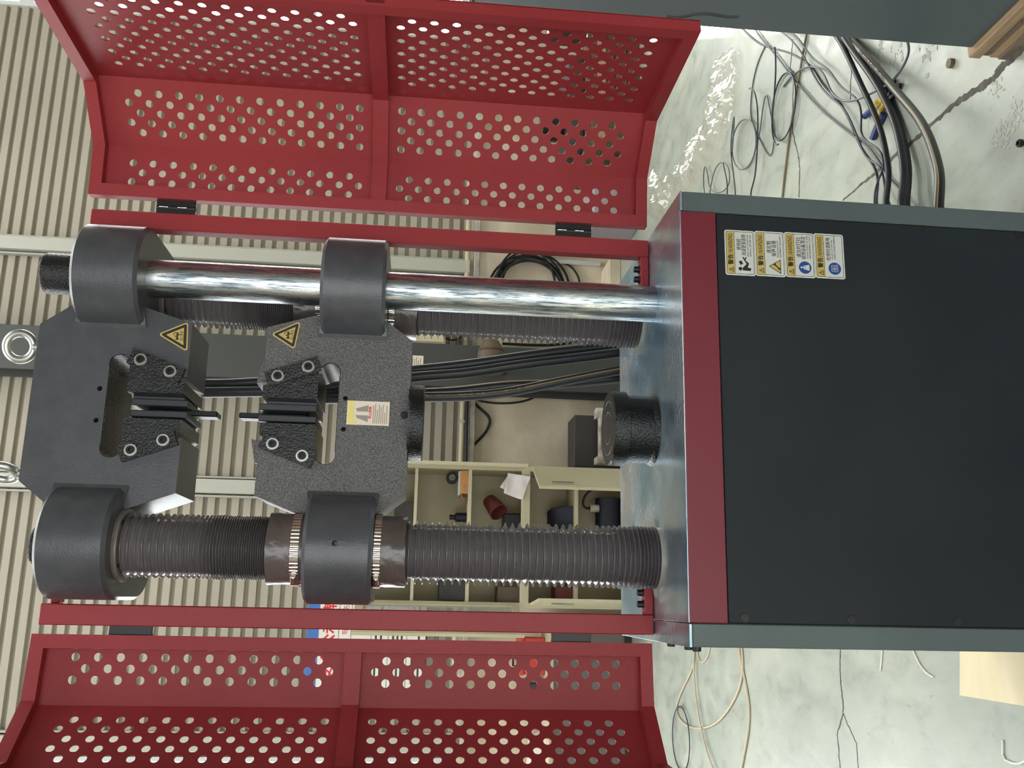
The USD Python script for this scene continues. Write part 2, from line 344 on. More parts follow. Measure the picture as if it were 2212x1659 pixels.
def blot(px, py, r, seed, n=9, z=.001, sx=1.0):
    rng = np.random.default_rng(seed); c = P(px, py, z=0)[:2]
    return unary_union([affinity.rotate(affinity.scale(Point(c + rng.normal(0, r, 2) * (sx, 1)).buffer(rng.uniform(.08, .4) * r, quad_segs=3), 1, rng.uniform(.3, 1)), rng.uniform(0, 180)) for _ in range(n)])
obj(fl, 'paint_splatter', plan(unary_union([blot(*A(2100, 740), .022, 3, 60), blot(*A(2160, 650), .022, 13, 50), blot(*A(2060, 480), .016, 4, 26)]), 0, .0009), 'splatter_white', False, 'white paint splatter on the concrete')
obj(fl, 'paint_splatter', plan(unary_union([blot(*A(1500, 300), .03, 5, 20), blot(*A(1690, 270), .03, 6, 26), blot(*A(1420, 260), .03, 7, 20)]), 0, .0009), 'splatter_white', False)

# back wall: whitewashed masonry below, ribbed cladding above, two tall windows
wb = part('/World', 'wall_back'); tag(stage.GetPrimAtPath(wb), 'back wall of cream ribbed steel cladding above whitewashed masonry', None, None, 'structure')
ZD, WR, WL, ZS, ZT = 1.13, 4.13, -1.45, 1.2, 5.4
obj(wb, 'masonry', [bx(X0, X1, YW - .02, YW + .22, 0, ZD, 0), bx(WR, X1, YW - .02, YW + .22, ZD, ZS, 0), bx(X0, WL, YW - .02, YW + .22, ZD, ZS, 0)], 'whitewash', False)
ld = part('/World', 'trim_5'); tag(stage.GetPrimAtPath(ld), 'rough plaster ledge along the top of the masonry', None, None, 'structure')
obj(ld, 'ledge', bx(WL, WR, YW - .09, YW - .02, ZD - .075, ZD - .03, .006), 'ledge_plaster')
def cladding(x0, x1, z0, z1):
    prof, z = [], z0
    while z < z1 - .02:
        prof += [(0, z), (0, z + .050), (.03, z + .054), (.03, z + .0795)]; z += .0845
    prof = np.array(prof + [(0, z)]); k = len(prof)
    v = np.vstack([np.stack([np.full(k, x), YW + prof[:, 0], prof[:, 1]], -1) for x in (x0, x1)])
    i = np.arange(k - 1); return v, np.vstack([np.stack([i, i + k, i + k + 1], -1), np.stack([i, i + k + 1, i + 1], -1)])
for a, b in ((WL, -.1), (-.1, 1.26), (1.26, 2.12), (2.12, 3.1), (3.1, WR)):
    obj(wb, 'cladding_sheet', cladding(a, b, ZD, ZC), 'cladding', False)
for a, b in ((X0, -4.2), (-4.2, WL), (WR, X1)):
    obj(wb, 'cladding_sheet', cladding(a, b, ZT if a > -5 else ZS, ZC), 'cladding', False)
def window(n, x0, x1, nx, zs, label):
    w = part('/World', f'window_{n}'); tag(stage.GetPrimAtPath(w), label, None, None, 'structure')
    fr = [bx(x0, x1, YW - .02, YW + .06, ZS, ZS + .06), bx(x0, x1, YW - .02, YW + .06, ZT - .06, ZT)]
    xs = np.linspace(x0, x1, nx + 1)
    for x in xs: fr.append(bx(max(x - .03, x0), min(x + .03, x1), YW - .018, YW + .055, ZS, ZT))
    for z in zs: fr.append(bx(x0, x1, YW - .016, YW + .05, z - .055, z + .055))
    obj(w, 'window_frame', fr, 'frame_white', False)
    for i in range(nx):
        zz = [ZS + .06, *zs, ZT - .06]
        for a, b in zip(zz, zz[1:]): obj(w, 'pane', bx(xs[i] + .03, xs[i + 1] - .03, YW + .018, YW + .022, a + .02, b - .02, 0), 'pane_glass', False)
window(1, WR, X1, 3, (2.5, 3.8, 4.7), 'tall bright factory window behind the right guard door')
window(2, -4.2, WL, 3, (2.3, 3.3, 4.4), 'tall bright factory window behind the left guard door')
def shell(name, mesh, m, label):
    p = obj('/World', name, mesh, m, False); tag(stage.GetPrimAtPath(p), label, None, None, 'structure')
kb = part('/World', 'trim_6'); tag(stage.GetPrimAtPath(kb), 'whitewashed kerb along the foot of the back wall', None, None, 'structure')
obj(kb, 'kerb', bx(1.43, 2.16, YW - .34, YW - .021, 0, .09, .006), 'whitewash')
shell('wall_left', bx(X0 - .2, X0, Y0, Y1 + .3, 0, ZC, 0), 'side_wall', 'plain left wall of the workshop')
shell('wall_right', bx(X1, X1 + .2, Y0, Y1 + .3, 0, ZC, 0), 'side_wall', 'plain right wall of the workshop')
shell('wall_front', [bx(X0, -4.8, Y0 - .2, Y0, 0, ZC, 0), bx(.4, X1, Y0 - .2, Y0, 0, ZC, 0), bx(-4.8, .4, Y0 - .2, Y0, 4.6, ZC, 0)], 'side_wall', 'unseen wall behind the camera with a wide opening')  # unseen wall, its opening placed for the front light
shell('ceiling', [bx(X0, X1, Y0, -1.8, ZC, ZC + .1, 0), bx(X0, X1, -.2, 1.9, ZC, ZC + .1, 0), bx(X0, X1, 3.3, Y1 + .3, ZC, ZC + .1, 0),
                  bx(X0, -4.1, -1.8, -.2, ZC, ZC + .1, 0), bx(2.9, X1, -1.8, -.2, ZC, ZC + .1, 0), bx(X0, -3.6, 1.9, 3.3, ZC, ZC + .1, 0), bx(4.4, X1, 1.9, 3.3, ZC, ZC + .1, 0)],
      'ceiling_sheet', 'unseen sheet metal roof with two openings for the roof lights')  # unseen roof, left open around the two roof lights
def stud(n, x, label):
    p = part('/World', f'trim_{n}'); tag(stage.GetPrimAtPath(p), label, None, None, 'structure')
    obj(p, 'channel', [bx(x - .05, x + .05, YW - .09, YW - .075, ZD, ZC, .003), bx(x - .05, x - .035, YW - .09, YW, ZD, ZC, .003), bx(x + .035, x + .05, YW - .09, YW, ZD, ZC, .003)], 'stud_paint')
    obj(p, 'lip', [bx(x - .075, x - .06, YW - .05, YW, ZD, ZC, .002), bx(x + .06, x + .075, YW - .05, YW, ZD, ZC, .002)], 'stud_paint')
stud(1, 2.125, 'pale steel wall stud right of the machine')
stud(2, .375, 'pale steel wall stud behind the machine, left of the dark column')
stud(3, -1.36, 'pale steel wall stud beside the left window')
cp = part('/World', 'trim_4'); tag(stage.GetPrimAtPath(cp), 'dark grey steel building column behind the machine', None, None, 'structure')
obj(cp, 'flange', [bx(1.10, 1.412, 4.8, 4.814, 0, ZC, .003), bx(1.10, 1.412, 5.06, 5.074, 0, ZC, .003)], 'column_paint')
obj(cp, 'web', bx(1.25, 1.262, 4.814, 5.06, 0, ZC, .003), 'column_paint')
obj(cp, 'notice_paper', bx(1.235, 1.317, 4.797, 4.8, 1.457, 1.546, 0), 'label_paper', label='small white printed label on the column')
obj(cp, 'print_line', [bx(1.243, 1.243 + w, 4.796, 4.797, z, z + .005, 0) for w, z in ((.066, 1.532), (.05, 1.518), (.062, 1.504), (.04, 1.49), (.058, 1.475))], 'print_grey', False)

# ================================================================== the testing machine
TM = thing('testing_machine', 'tall hydraulic testing machine, grey base, black crossheads, open perforated red guard doors', 'testing machine', (0, .29, 0))

# --- base cabinet
bc = part(TM, 'base_cabinet')
obj(bc, 'body', bx(-.448, .448, .006, .58, .06, .93, .002), 'panel_grey')
obj(bc, 'plinth', bx(-.42, .42, .03, .55, 0, .06, .002), 'black_plastic')
obj(bc, 'side_pillar', bx(.4075, .45, -.001, .05, .06, .9435, .002), 'pillar_grey', label='lighter grey right corner pillar')
obj(bc, 'side_pillar', bx(-.45, -.4075, -.001, .05, .06, .9435, .002), 'pillar_grey', label='lighter grey left corner pillar')
obj(bc, 'front_panel', bx(-.4055, .4055, 0, .006, .065, .8745, .0012), 'panel_grey')
obj(bc, 'red_band', bx(-.4065, .4065, -.002, .006, .876, T - .0015, .0012), 'red_band_paint', label='dark red band along the top of the base')
for x in (.3985, -.3965):
    for z in (.843, .637, .428, .22):
        obj(bc, 'screw', [cyl((x, .001, z), (x, -.0012, z), .0085, 20, c=.0006), cyl((x, -.001, z), (x, -.002, z), .004, 6, c=.0002)], 'black_plastic')
for y in (.02, .075, .2):
    obj(bc, 'side_bolt', cyl((-.449, y, T - .02), (-.4585, y, T - .02), .008, 16), 'black_plastic')

# --- work table
wt = part(TM, 'work_table')
obj(wt, 'table_plate', bx(-.4065, .4065, .0, .58, .93, T, .0005), 'table_steel', label='ground steel table plate smeared with oil')
for s in (-1, 1):
    obj(wt, 'side_strip', bx(s * .4082, s * .4505, -.0008, .58, .944, T - .001, .0008), 'table_steel')

# --- lower compression platen
lp = part(TM, 'lower_platen', 'round black oiled lower compression platen')
obj(lp, 'pedestal', lathe([(0, T), (.08, T), (.079, T + .006), (.0745, T + .012), (.0745, T + .058), (.073, T + .062), (0, T + .062)], -.002, .252, 72), 'oiled_black')
obj(lp, 'disc', lathe([(0, T + .06), (.072, T + .062), (.081, T + .064), (.0815, T + .068), (.0815, T + .092), (.079, T + .098), (.06, T + .0985), (.059, T + .0975), (.058, T + .0985), (.036, T + .0985), (.035, T + .0975), (.034, T + .0985), (0, T + .0985)], -.002, .252, 72), 'oiled_black')

# --- columns, nuts
CX, CYF, CYR = .28, .228, .362
col_z = 2.215
for x, y, in ((CX, CYF), (-CX, CYR)):
    obj(TM, 'column', lathe([(0, T), (.0405, T), (.0405, col_z), (0, col_z)], x, y, 64), 'chrome_column', label='polished steel column streaked with oil')
    nut = lathe([(.0, 2.17), (.043, 2.17), (.0435, 2.25), (.04, 2.256), (0, 2.256)], x, y, 48, wob=lambda r, z, t: (r * (1 + .012 * meshkit.noise(np.stack([np.cos(t) * 6 + 0 * r, np.sin(t) * 6 + 0 * r, z * 60], -1))), z))
    obj(TM, 'column_nut', nut, 'oiled_black', label='black oiled nut on top of the column')
for x, y in ((-CX, CYF), (CX, CYR)):
    obj(TM, 'lead_screw', lathe([(0, T), (.03, T), (.03, 2.1), (0, 2.1)], x, y, 32), 'black_steel')

# --- crossheads: built once as the middle one; the upper one is its mirror image
def crosshead(name, label, zmap, zb0, zb1, flip):
    ch = part(TM, name, label)
    up = lambda pts: [(x, zmap(z)) for x, z in pts]
    pg = lambda pts: Polygon(up(pts))
    outline = Polygon(up([(-.176, 1.787), (.18, 1.787), (.211, 1.687), (.207, 1.54), (.164, 1.482), (-.160, 1.482), (-.205, 1.54), (-.213, 1.687)]))
    body = man(front(outline, .21, .375))
    if not flip:
        arc = [(.125, 1.78), (.122, 1.787), (.07, 1.8), (.0, 1.808), (-.06, 1.803), (-.108, 1.793), (-.11, 1.78)]
        body += man(front(pg(arc), .216, .37))
    for s in (-1, 1):
        st = LineString([(s * .278, CYF), (s * .278, CYR)])
        a, b = st.buffer(.11, quad_segs=16), st.buffer(.103, quad_segs=16)
        pts = [(x, y, z) for g, z in ((b, zb0), (a, zb0 + .007), (a, zb1 - .007), (b, zb1)) for x, y in list(g.exterior.coords)[:-1]]
        bo = hull(pts)
        fil = [(x, y, z) for x, y in ((s * .17, .205), (s * .155, .215), (s * .17, .22)) for z in (zb0 - .006, zb1 + .006)]
        bo += hull(fil + [(s * .2, .2, zb0), (s * .2, .2, zb1), (s * .2, .22, zb0), (s * .2, .22, zb1)])
        if not flip and s < 0: bo -= cyl((-.272, .1, 1.612), (-.272, .14, 1.612), .0055, 20)
        obj(ch, 'boss', bo, 'casting_paint', 35)
    slot = unary_union([pg([(-.05, 1.83), (.05, 1.83), (.1, 1.668), (.085, 1.63), (-.085, 1.63), (-.1, 1.668)]),
                        Point(.087, zmap(1.65)).buffer(.0215), Point(-.087, zmap(1.65)).buffer(.0215)])
    body -= man(front(slot, .1, .5))
    for hx, hz, hr in ((.033, 1.616, .0052), (-.033, 1.616, .0052)):
        body -= cyl((hx, .15, zmap(hz)), (hx, .24, zmap(hz)), hr, 20)
    if not flip:
        obj(ch, 'plug_screw', [cyl((.002, .212, 1.492), (.002, .207, 1.492), .008, 20), cyl((.002, .208, 1.492), (.002, .2055, 1.492), .0045, 6)], 'black_steel')
    obj(ch, 'body', body, 'casting_paint' if flip else 'hammer_paint', 35)
    obj(ch, 'added_slot_lining', front(slot.difference(slot.buffer(-.0016)).intersection(outline), .214, .374), 'oiled_black', False)  # added oily black lining that keeps the slot walls dark
    for s in (-1, 1):
        w = pg([(s * .027, 1.785), (s * .0515, 1.785), (s * .092, 1.673), (s * .027, 1.673)])
        obj(ch, 'wedge_grip', front(w, .2, .372), 'oiled_black', False, label='oily black wedge grip')
        obj(ch, 'jaw_insert', [bx(s * .005, s * .019, .228, .36, zmap(1.675), zmap(1.794 if not flip else 1.79)), bx(s * .019, s * .028, .24, .36, zmap(1.675), zmap(1.78))], 'jaw_steel', label='grey jaw insert inside the wedges')
        a, b = V(s * .0713, 1.756), V(s * .0938, 1.695); d = (a - b) / np.linalg.norm(a - b); n = V(-d[1], d[0])
        cs = [a + d * .024 + n * .017, a + d * .024 - n * .017, b - d * .024 - n * .017, b - d * .024 + n * .017]
        obj(ch, 'guide_plate', hull([(p[0] + e * (p[0] - (a + b)[0] / 2) * 0, y, zmap(p[1])) for p in cs for y, e in ((.195, 1), (.212, 1))]), 'oiled_black', False, label='oily black guide plate bolted over the wedge')
        for q in (a, b):
            z = zmap(q[1]); bo = part(ch, 'bolt')
            obj(ch, 'washer', lathe([(.0085, 0), (.0128, 0), (.0128, .003), (.0085, .003)], 0, 0, 32, True) if 0 else (lambda L: (np.stack([q[0] + L[0][:, 0], .1955 - L[0][:, 2], z + L[0][:, 1]], -1), L[1]))(lathe([(.0085, 0), (.0125, 0), (.0128, .0006), (.0128, .0026), (.0122, .0032), (.0085, .0032)], 0, 0, 32, True)), 'bright_steel', label='bright ring washer')
            hd = cyl((q[0], .196, z), (q[0], .188, z), .0085, 24) - cyl((q[0], .192, z), (q[0], .18, z), .0042, 6)
            stage.RemovePrim(bo); obj(ch, 'socket_bolt', hd, 'black_steel')
    fin = [bx(-.006, .006, .27, .31, zmap(1.70), zmap(1.842), .002)]
    obj(ch, 'specimen_pin', fin, 'black_steel')
    return ch
MC = crosshead('middle_crosshead', 'black hammer-finish middle crosshead', lambda z: z, 1.541, 1.675, False)
UC = crosshead('upper_crosshead', 'black upper crosshead', lambda z: 3.729 - z, 2.04, 2.172, True)
obj(MC, 'upper_platen', lathe([(0, 1.45), (.078, 1.45), (.081, 1.453), (.081, 1.48), (.078, 1.484), (0, 1.484)], -.006, .255, 64,
                              wob=lambda r, z, t: (r * (1 + .01 * meshkit.noise(np.stack([np.cos(t) * 9 + 0 * r, np.sin(t) * 9 + 0 * r, z * 90], -1))), z)), 'oiled_black', label='black film-wrapped upper compression platen')
for x, ang in ((.134, .25), (-.136, 1.15)):
    e = [torus((x, .29, 2.313), (math.sin(ang), math.cos(ang), 0), .0285, .0088), cyl((x, .29, 2.246), (x, .29, 2.285), .0105, 24), cyl((x, .29, 2.246), (x, .29, 2.258), .019, 24)]
    obj(UC, 'eyebolt', e, 'eye_chrome', label='bright lifting eyebolt')

# --- stickers on the crossheads
def tri_sticker(parent, p1, p2, p3):
    st = part(parent, 'warning_sticker', 'yellow triangular hand-crush warning sticker')
    base = Polygon([p1, p2, p3]); c = np.array(base.centroid.coords[0]); y = .21
    sc = lambda k: affinity.scale(base, k, k, origin=tuple(c))
    obj(st, 'backing', front(sc(.86).buffer(.0045, quad_segs=4), y - .0005, y - .0001), 'sticker_yellow', False)
    obj(st, 'border', front(sc(.8).buffer(.0028, quad_segs=4).difference(sc(.6).buffer(.001)), y - .0008, y - .0004), 'sticker_black', False, label='black triangular border')
    h = unary_union([sbox(c[0] - .007, c[1] - .0005, c[0] + .0075, c[1] + .0025), sbox(c[0] - .0085, c[1] - .002, c[0] - .0045, c[1] + .004), sbox(c[0] + .0015, c[1] - .004, c[0] + .0035, c[1] + .004), sbox(c[0] - .002, c[1] + .0025, c[0] + .000, c[1] + .0065)])
    arc = Point(c[0] + .002, c[1] + .004).buffer(.0055).difference(Point(c[0] + .002, c[1] + .004).buffer(.0042)).intersection(sbox(c[0] + .001, c[1] + .002, c[0] + .01, c[1] + .01))
    obj(st, 'pictogram', front(unary_union([h, arc]), y - .0008, y - .0004), 'sticker_black', False)
    obj(st, 'lettering', [text_on('当心夹手', c[0] - .011, c[1] - .0095, .0048, y - .0004, w=.022, cjk=True), text_on('WARNING PINCH HAND', c[0] - .0125, c[1] - .0125, .0014, y - .0004, w=.025)], 'sticker_black', False)
for par, pts in ((MC, [(589, 722), (647, 697), (635, 752)]), (UC, [(345, 722), (405, 698), (403, 757)])):
    q = [tuple(P(*p, y=.21)[[0, 2]]) for p in pts]
    tri_sticker(par, *q)
il = part(MC, 'instruction_label', 'white rectangular instruction label with yellow head and two grey wedges')
lx0, lx1, lz0, lz1, ly = -.0225, .0285, 1.523, 1.611, .2098
obj(il, 'backing', front(sbox(lx0, lz0, lx1, lz1), ly - .0005, ly), 'label_paper', False)
obj(il, 'yellow_head', front(Polygon([(lx0 + .002, lz1 - .002), (lx1 - .001, lz1 - .002), (lx1 - .001, lz1 - .014), (lx0 + .012, lz1 - .014), (lx0 + .006, lz1 - .022), (lx0 + .002, lz1 - .016)]), ly - .0008, ly - .0004), 'label_yellow', False)
cx = (lx0 + lx1) / 2
obj(il, 'wedge_drawing', front(unary_union([Polygon([(cx + .003, 1.59), (cx + .009, 1.593), (cx + .017, 1.567), (cx + .003, 1.567)]), Polygon([(cx - .005, 1.593), (cx - .011, 1.59), (cx - .019, 1.567), (cx - .005, 1.567)])]), ly - .0008, ly - .0004), 'print_grey', False)
obj(il, 'red_text', text_on('禁止超载', cx - .012, 1.561, .0045, ly - .0004, w=.026, cjk=True, bold=True), 'sticker_red', False)
obj(il, 'text_lines', [bx(lx0 + .004, lx0 + .004 + w, ly - .0008, ly - .0004, z, z + .0016, 0) for w, z in ((.038, 1.5555), (.042, 1.5515), (.030, 1.5475), (.041, 1.5435), (.036, 1.5395), (.04, 1.5355), (.024, 1.5315), (.039, 1.5275))], 'print_grey', False)

# --- warning stickers on the base
def shape_on(poly, y0=.0): return front(poly, y0 - .0012, y0 - .0008)
def sticker(i, lines, eng, pic, label):
    st = part(TM, 'warning_sticker', label)
    x0, x1 = .2745 + .0012 * i, .3715 + .0012 * i; z1 = .8585 - .0628 * i; z0 = z1 - .0632; H = z1 - z0
    f = lambda poly, a, b: front(poly, a, b)
    obj(st, 'backing', f(rrect(x0, x1, z0, z1, .005), -.0006, 0), 'sticker_white', False)
    obj(st, 'border', f(rrect(x0 + .003, x1 - .003, z0 + .003, z1 - .003, .003).difference(rrect(x0 + .0037, x1 - .0037, z0 + .0037, z1 - .0037, .0025)), -.001, -.0005), 'sticker_black', False)
    zh = z1 - .0037 - .0162
    obj(st, 'header', f(sbox(x0 + .0037, zh, x1 - .0037, z1 - .0037), -.0009, -.0005), 'sticker_yellow', False)
    tx, tz = x0 + .012, zh + .0026
    t = Polygon([(tx - .0055, tz), (tx + .0055, tz), (tx, tz + .0105)])
    tb = t.difference(affinity.scale(t, .72, .72, origin=(tx, tz + .0037)))
    bang = unary_union([sbox(tx - .0005, tz + .0035, tx + .0005, tz + .0066), sbox(tx - .0005, tz + .0019, tx + .0005, tz + .0027)])
    obj(st, 'lettering', [f(unary_union([tb, bang, sbox(x0 + .0037, zh - .0003, x1 - .0037, zh + .0003)]), -.0013, -.0008),
                          text_on('警告', x0 + .022, zh + .0042, .0085, -.0008, w=.0225, cjk=True, bold=True), text_on('/WARNING', x0 + .046, zh + .0038, .0088, -.0008, w=.043)], 'sticker_black', False)
    zt = zh - .0135; L = []
    for s, w, dx in lines:
        L.append(text_on(s, x0 + .043 + dx, zt, .0078, -.0005, w=w, cjk=True)); zt -= .0102
    zt += .0042
    for s, w in eng:
        L.append(text_on(s, x0 + .0415, zt, .0031, -.0005, w=w)); zt -= .0054
    obj(st, 'message', L, 'sticker_black', False)
    c = V(x0 + .022, (z0 + zh) / 2)
    if pic == 'read':
        g = unary_union([Point(c + V(-.0075, .0105)).buffer(.0038), Polygon([c + V(-.011, .005), c + V(-.006, .006), c + V(.003, -.003), c + V(.011, .002), c + V(.012, .0005), c + V(.004, -.008), c + V(-.0045, -.0045), c + V(-.006, -.0125), c + V(-.0115, -.0105)]),
                         Polygon([c + V(.003, .0045), c + V(.010, .008), c + V(.0075, .0135), c + V(.0005, .0095)]), LineString([c + V(.011, .001), c + V(.0165, .004)]).buffer(.0012), LineString([c + V(.012, .001), c + V(.0165, -.002)]).buffer(.0012)])
        obj(st, 'pictogram', f(g, -.001, -.0005), 'sticker_black', False)
    elif pic == 'spanner':
        t = Polygon([c + V(-.0155, -.0115), c + V(.0155, -.0115), c + V(0, .0135)])
        obj(st, 'pictogram', f(t.difference(affinity.scale(t, .01, .01)), -.0008, -.0005), 'sticker_yellow', False)
        sp = LineString([c + V(-.0045, -.008), c + V(.004, .001)]).buffer(.0012).union(Point(c + V(.0045, .0015)).buffer(.0026)).union(Point(c + V(-.005, -.0082)).buffer(.0022)).difference(Point(c + V(.0062, .003)).buffer(.0015))
        obj(st, 'pictogram', f(t.difference(affinity.scale(t, .86, .86, origin=(c[0], c[1] - .0035))).union(sp), -.0011, -.0007), 'sticker_black', False)
    else:
        obj(st, 'pictogram', f(Point(c).buffer(.0132, quad_segs=10), -.0008, -.0005), 'sticker_blue', False)
        if pic == 'brush':
            g = unary_union([Point(c + V(0, .008)).buffer(.002), sbox(c[0] - .0012, c[1] + .002, c[0] + .0012, c[1] + .008), Polygon([c + V(-.004, .003), c + V(.004, .003), c + V(.0062, -.009), c + V(-.0062, -.009)])]).difference(sbox(c[0] - .0048, c[1] - .001, c[0] + .0048, c[1]))
        else:
            q = lambda a: sbox(c[0] - a, c[1] - a, c[0] + a, c[1] + a)
            g = unary_union([q(.0068).difference(q(.006)), Point(c).buffer(.0043).difference(Point(c).buffer(.0036)), Point(c).buffer(.0024).difference(Point(c).buffer(.0017)), sbox(c[0] - .0003, c[1] - .002, c[0] + .0003, c[1] + .002), sbox(c[0] + .0068, c[1] - .0055, c[0] + .0094, c[1] - .0045)])
        obj(st, 'pictogram', f(g, -.0011, -.0007), 'sticker_white', False)
sticker(0, [('使用前', .0245, .011), ('阅读使用说明', .045, 0)], [('READ THE OPERATION', .047), ('MANUAL BEFORE USE', .046)], 'read', 'topmost white and yellow sticker with a reading person')
sticker(1, [('请定期', .027, .006), ('保养设备', .035, 0)], [('PLEASE MAINTAIN', .036), ('EQUIPMENT REGULARLY', .048)], 'spanner', 'second sticker from the top with a yellow triangle and spanner')
sticker(2, [('请及时打扫', .043, 0), ('保持设备清洁', .050, -.004)], [('PLEASE CLEAN IT IN TIME', .049), ('KEEP EQUIPMENT CLEAN', .048)], 'brush', 'third sticker from the top with a white brush on blue')
sticker(3, [('检修时请断电', .050, -.004), ], [('PLEASE CUT OFF THE', .042), ('POWER DURING OVERHAUL', .052)], 'plug', 'lowest of the four stickers with a socket on blue')

# --- bellows over the lead screws
rng = np.random.default_rng(7)
def bellows(parent, x, y, pitches, ztop, r0, r1, seed):
    prof, z = [], ztop
    g = np.random.default_rng(seed)
    for p in pitches:
        d = r1 + g.normal(0, .0006)
        prof += [(r0, z), (r0 + (d - r0) * .45, z - p * .36), (d, z - p * .47), (d, z - p * .53), (r0 + (d - r0) * .45, z - p * .64)]; z -= p
    prof.append((r0, z))
    def wob(r, z, t):
        n = meshkit.noise(np.stack([np.cos(t) * 2.5 + 0 * r, np.sin(t) * 2.5 + 0 * r, z * 70], -1), seed) - .5
        return r + n * .0014 * (r > r0 + .002), z + n * .0012
    obj(parent, 'pleats', lathe(prof, x, y, 72, wob=wob), 'bellows_film', 24)
def scaled(p, total): p = np.asarray(p, float); return p * total / p.sum()
def sleeve(parent, x, y, z0, z1, bz0, bz1, seed):
    def wob(r, z, t):
        n = meshkit.fbm(np.stack([np.cos(t) * 5 + 0 * r, np.sin(t) * 5 + 0 * r, z * 45], -1), 3, seed) - .5
        return r + n * .004 * (r > .05), z + (meshkit.noise(np.stack([np.cos(t) * 3 + 0 * r, np.sin(t) * 3 + 0 * r, 0 * r + seed], -1)) - .5) * .004 * (r > .05)
    zs = np.linspace(z0, z1, 14)
    obj(parent, 'sleeve', lathe([(.045, z0)] + [(.0725 - .0015 * math.sin((z - z0) / (z1 - z0) * math.pi), z) for z in zs] + [(.045, z1)], x, y, 96, wob=wob), 'wrap_film', 50, label='dark film sleeve')
    n = 240; t = np.arange(n) * 2 * np.pi / n
    def serr(r, z, t): return r + .0009 * ((np.arange(len(t)) // 2) % 2)[None, :] * (r > .073), z
    obj(parent, 'clamp_band', lathe([(.071, bz0), (.0745, bz0 + .0008), (.0745, bz1 - .0008), (.071, bz1)], x, y, n, wob=serr), 'clamp_steel', False, label='bright worm-drive clamp band')
    obj(parent, 'clamp_screw', cyl((x - .055, y - .058, (bz0 + bz1) / 2), (x - .068, y - .044, (bz0 + bz1) / 2), .006, 16), 'bright_steel')
low_p = np.concatenate([np.full(22, 1.0), np.linspace(1, .62, 12), np.full(5, .5)])
up_p = np.concatenate([np.full(7, 1.0), np.linspace(.9, .5, 8), np.full(5, .42), np.full(18, .33)])
for x, y, sd in ((-CX, CYF, 1), (CX, CYR, 2)):
    nm = 'at the front left' if x < 0 else 'behind the polished column'
    b = part(TM, 'bellows_cover', f'long grey pleated bellows under the middle crosshead {nm}')
    bellows(b, x, y, scaled(low_p, 1.478 - .957), 1.478, .053, .0648, sd)
    fl_ = unary_union([Point(x, y).buffer(.066, quad_segs=16), Polygon([(x - .078, y), (x, y - .05), (x + .078, y), (x, y + .05)]).buffer(.004)])
    obj(b, 'base_flange', plan(fl_, T, T + .006), 'flange_plastic', label='pale plastic base flange')
    sleeve(b, x, y, 1.476, 1.54, 1.525, 1.54, 3 + sd)
    b = part(TM, 'bellows_cover', f'short grey pleated bellows under the upper crosshead {nm}')
    bellows(b, x, y, scaled(up_p, 2.032 - 1.748), 2.032, .0545, .0635, sd + 5)
    obj(b, 'top_flange', lathe([(.05, 2.03), (.0725, 2.03), (.073, 2.0315), (.073, 2.0345), (.0715, 2.0405), (.05, 2.0405)], x, y, 64), 'flange_grey', label='flat grey top flange')
    for a in (2.2, 4.0, 5.4): obj(b, 'flange_screw', cyl((x + .066 * math.cos(a), y + .066 * math.sin(a), 2.031), (x + .066 * math.cos(a), y + .066 * math.sin(a), 2.027), .004, 10), 'black_steel')
    sleeve(b, x, y, 1.674, 1.749, 1.684, 1.702, 5 + sd)

# --- guard frame posts and doors
for s, xa, xb in ((1, .403, .443), (-1, -.397, -.438)):
    gp = part(TM, 'guard_post', f'red square guard post on the {"right" if s > 0 else "left"}')
    obj(gp, 'tube', bx(xa, xb, .255, .287, T + .001, 2.192, .002), 'red_paint')
    obj(gp, 'foot', bx(xa, s * .332, .256, .287, T + .001, T + .02, .002), 'red_paint')
    obj(gp, 'top_arm', bx(xa, s * .36, .3, .33, 2.172, 2.19, .002), 'red_paint')
    obj(gp, 'top_arm', bx(xa, xb, .28, .33, 2.172, 2.19, .002), 'red_paint')
    for x in (.352, .376):
        obj(gp, 'foot_bolt', [cyl((s * x, .271, T + .02), (s * x, .271, T + .033), .0072, 20), cyl((s * x, .271, T + .02), (s * x, .271, T + .0225), .0095, 20)], 'black_plastic')
    for z0, z1 in ((1.972, 2.056), (1.085, 1.168)):
        zc = (z0 + z1) / 2
        obj(gp, 'hinge_pin', [cyl((s * .457, .2562, zc + a), (s * .457, .2562, zc + a + .02), .0014, 8) for a in (-.024, .016)], 'bright_steel', label='bright hinge pin')
        hg = obj(gp, 'hinge', [bx(s * .436, s * .474, .257, .2615, z0, z1, .001), cyl((s * .457, .262, z0), (s * .457, .262, z1), .006, 16)], 'black_plastic', label='black hinge between post and door')
def offset(q, d, s):
    """The outline q (plan) moved by d to the outer side of the open door."""
    out = []
    for k in range(len(q)):
        ns = []
        for a, b in ((k - 1, k), (k, k + 1)):
            if a < 0 or b >= len(q): continue
            t = q[b] - q[a]; t /= np.linalg.norm(t); ns.append(V(-t[1], t[0]) * s)
        n = sum(ns); n = n / (n @ ns[0]); out.append(q[k] + n * d)
    return np.array(out)
ZB, ZTOP = .957, 2.199
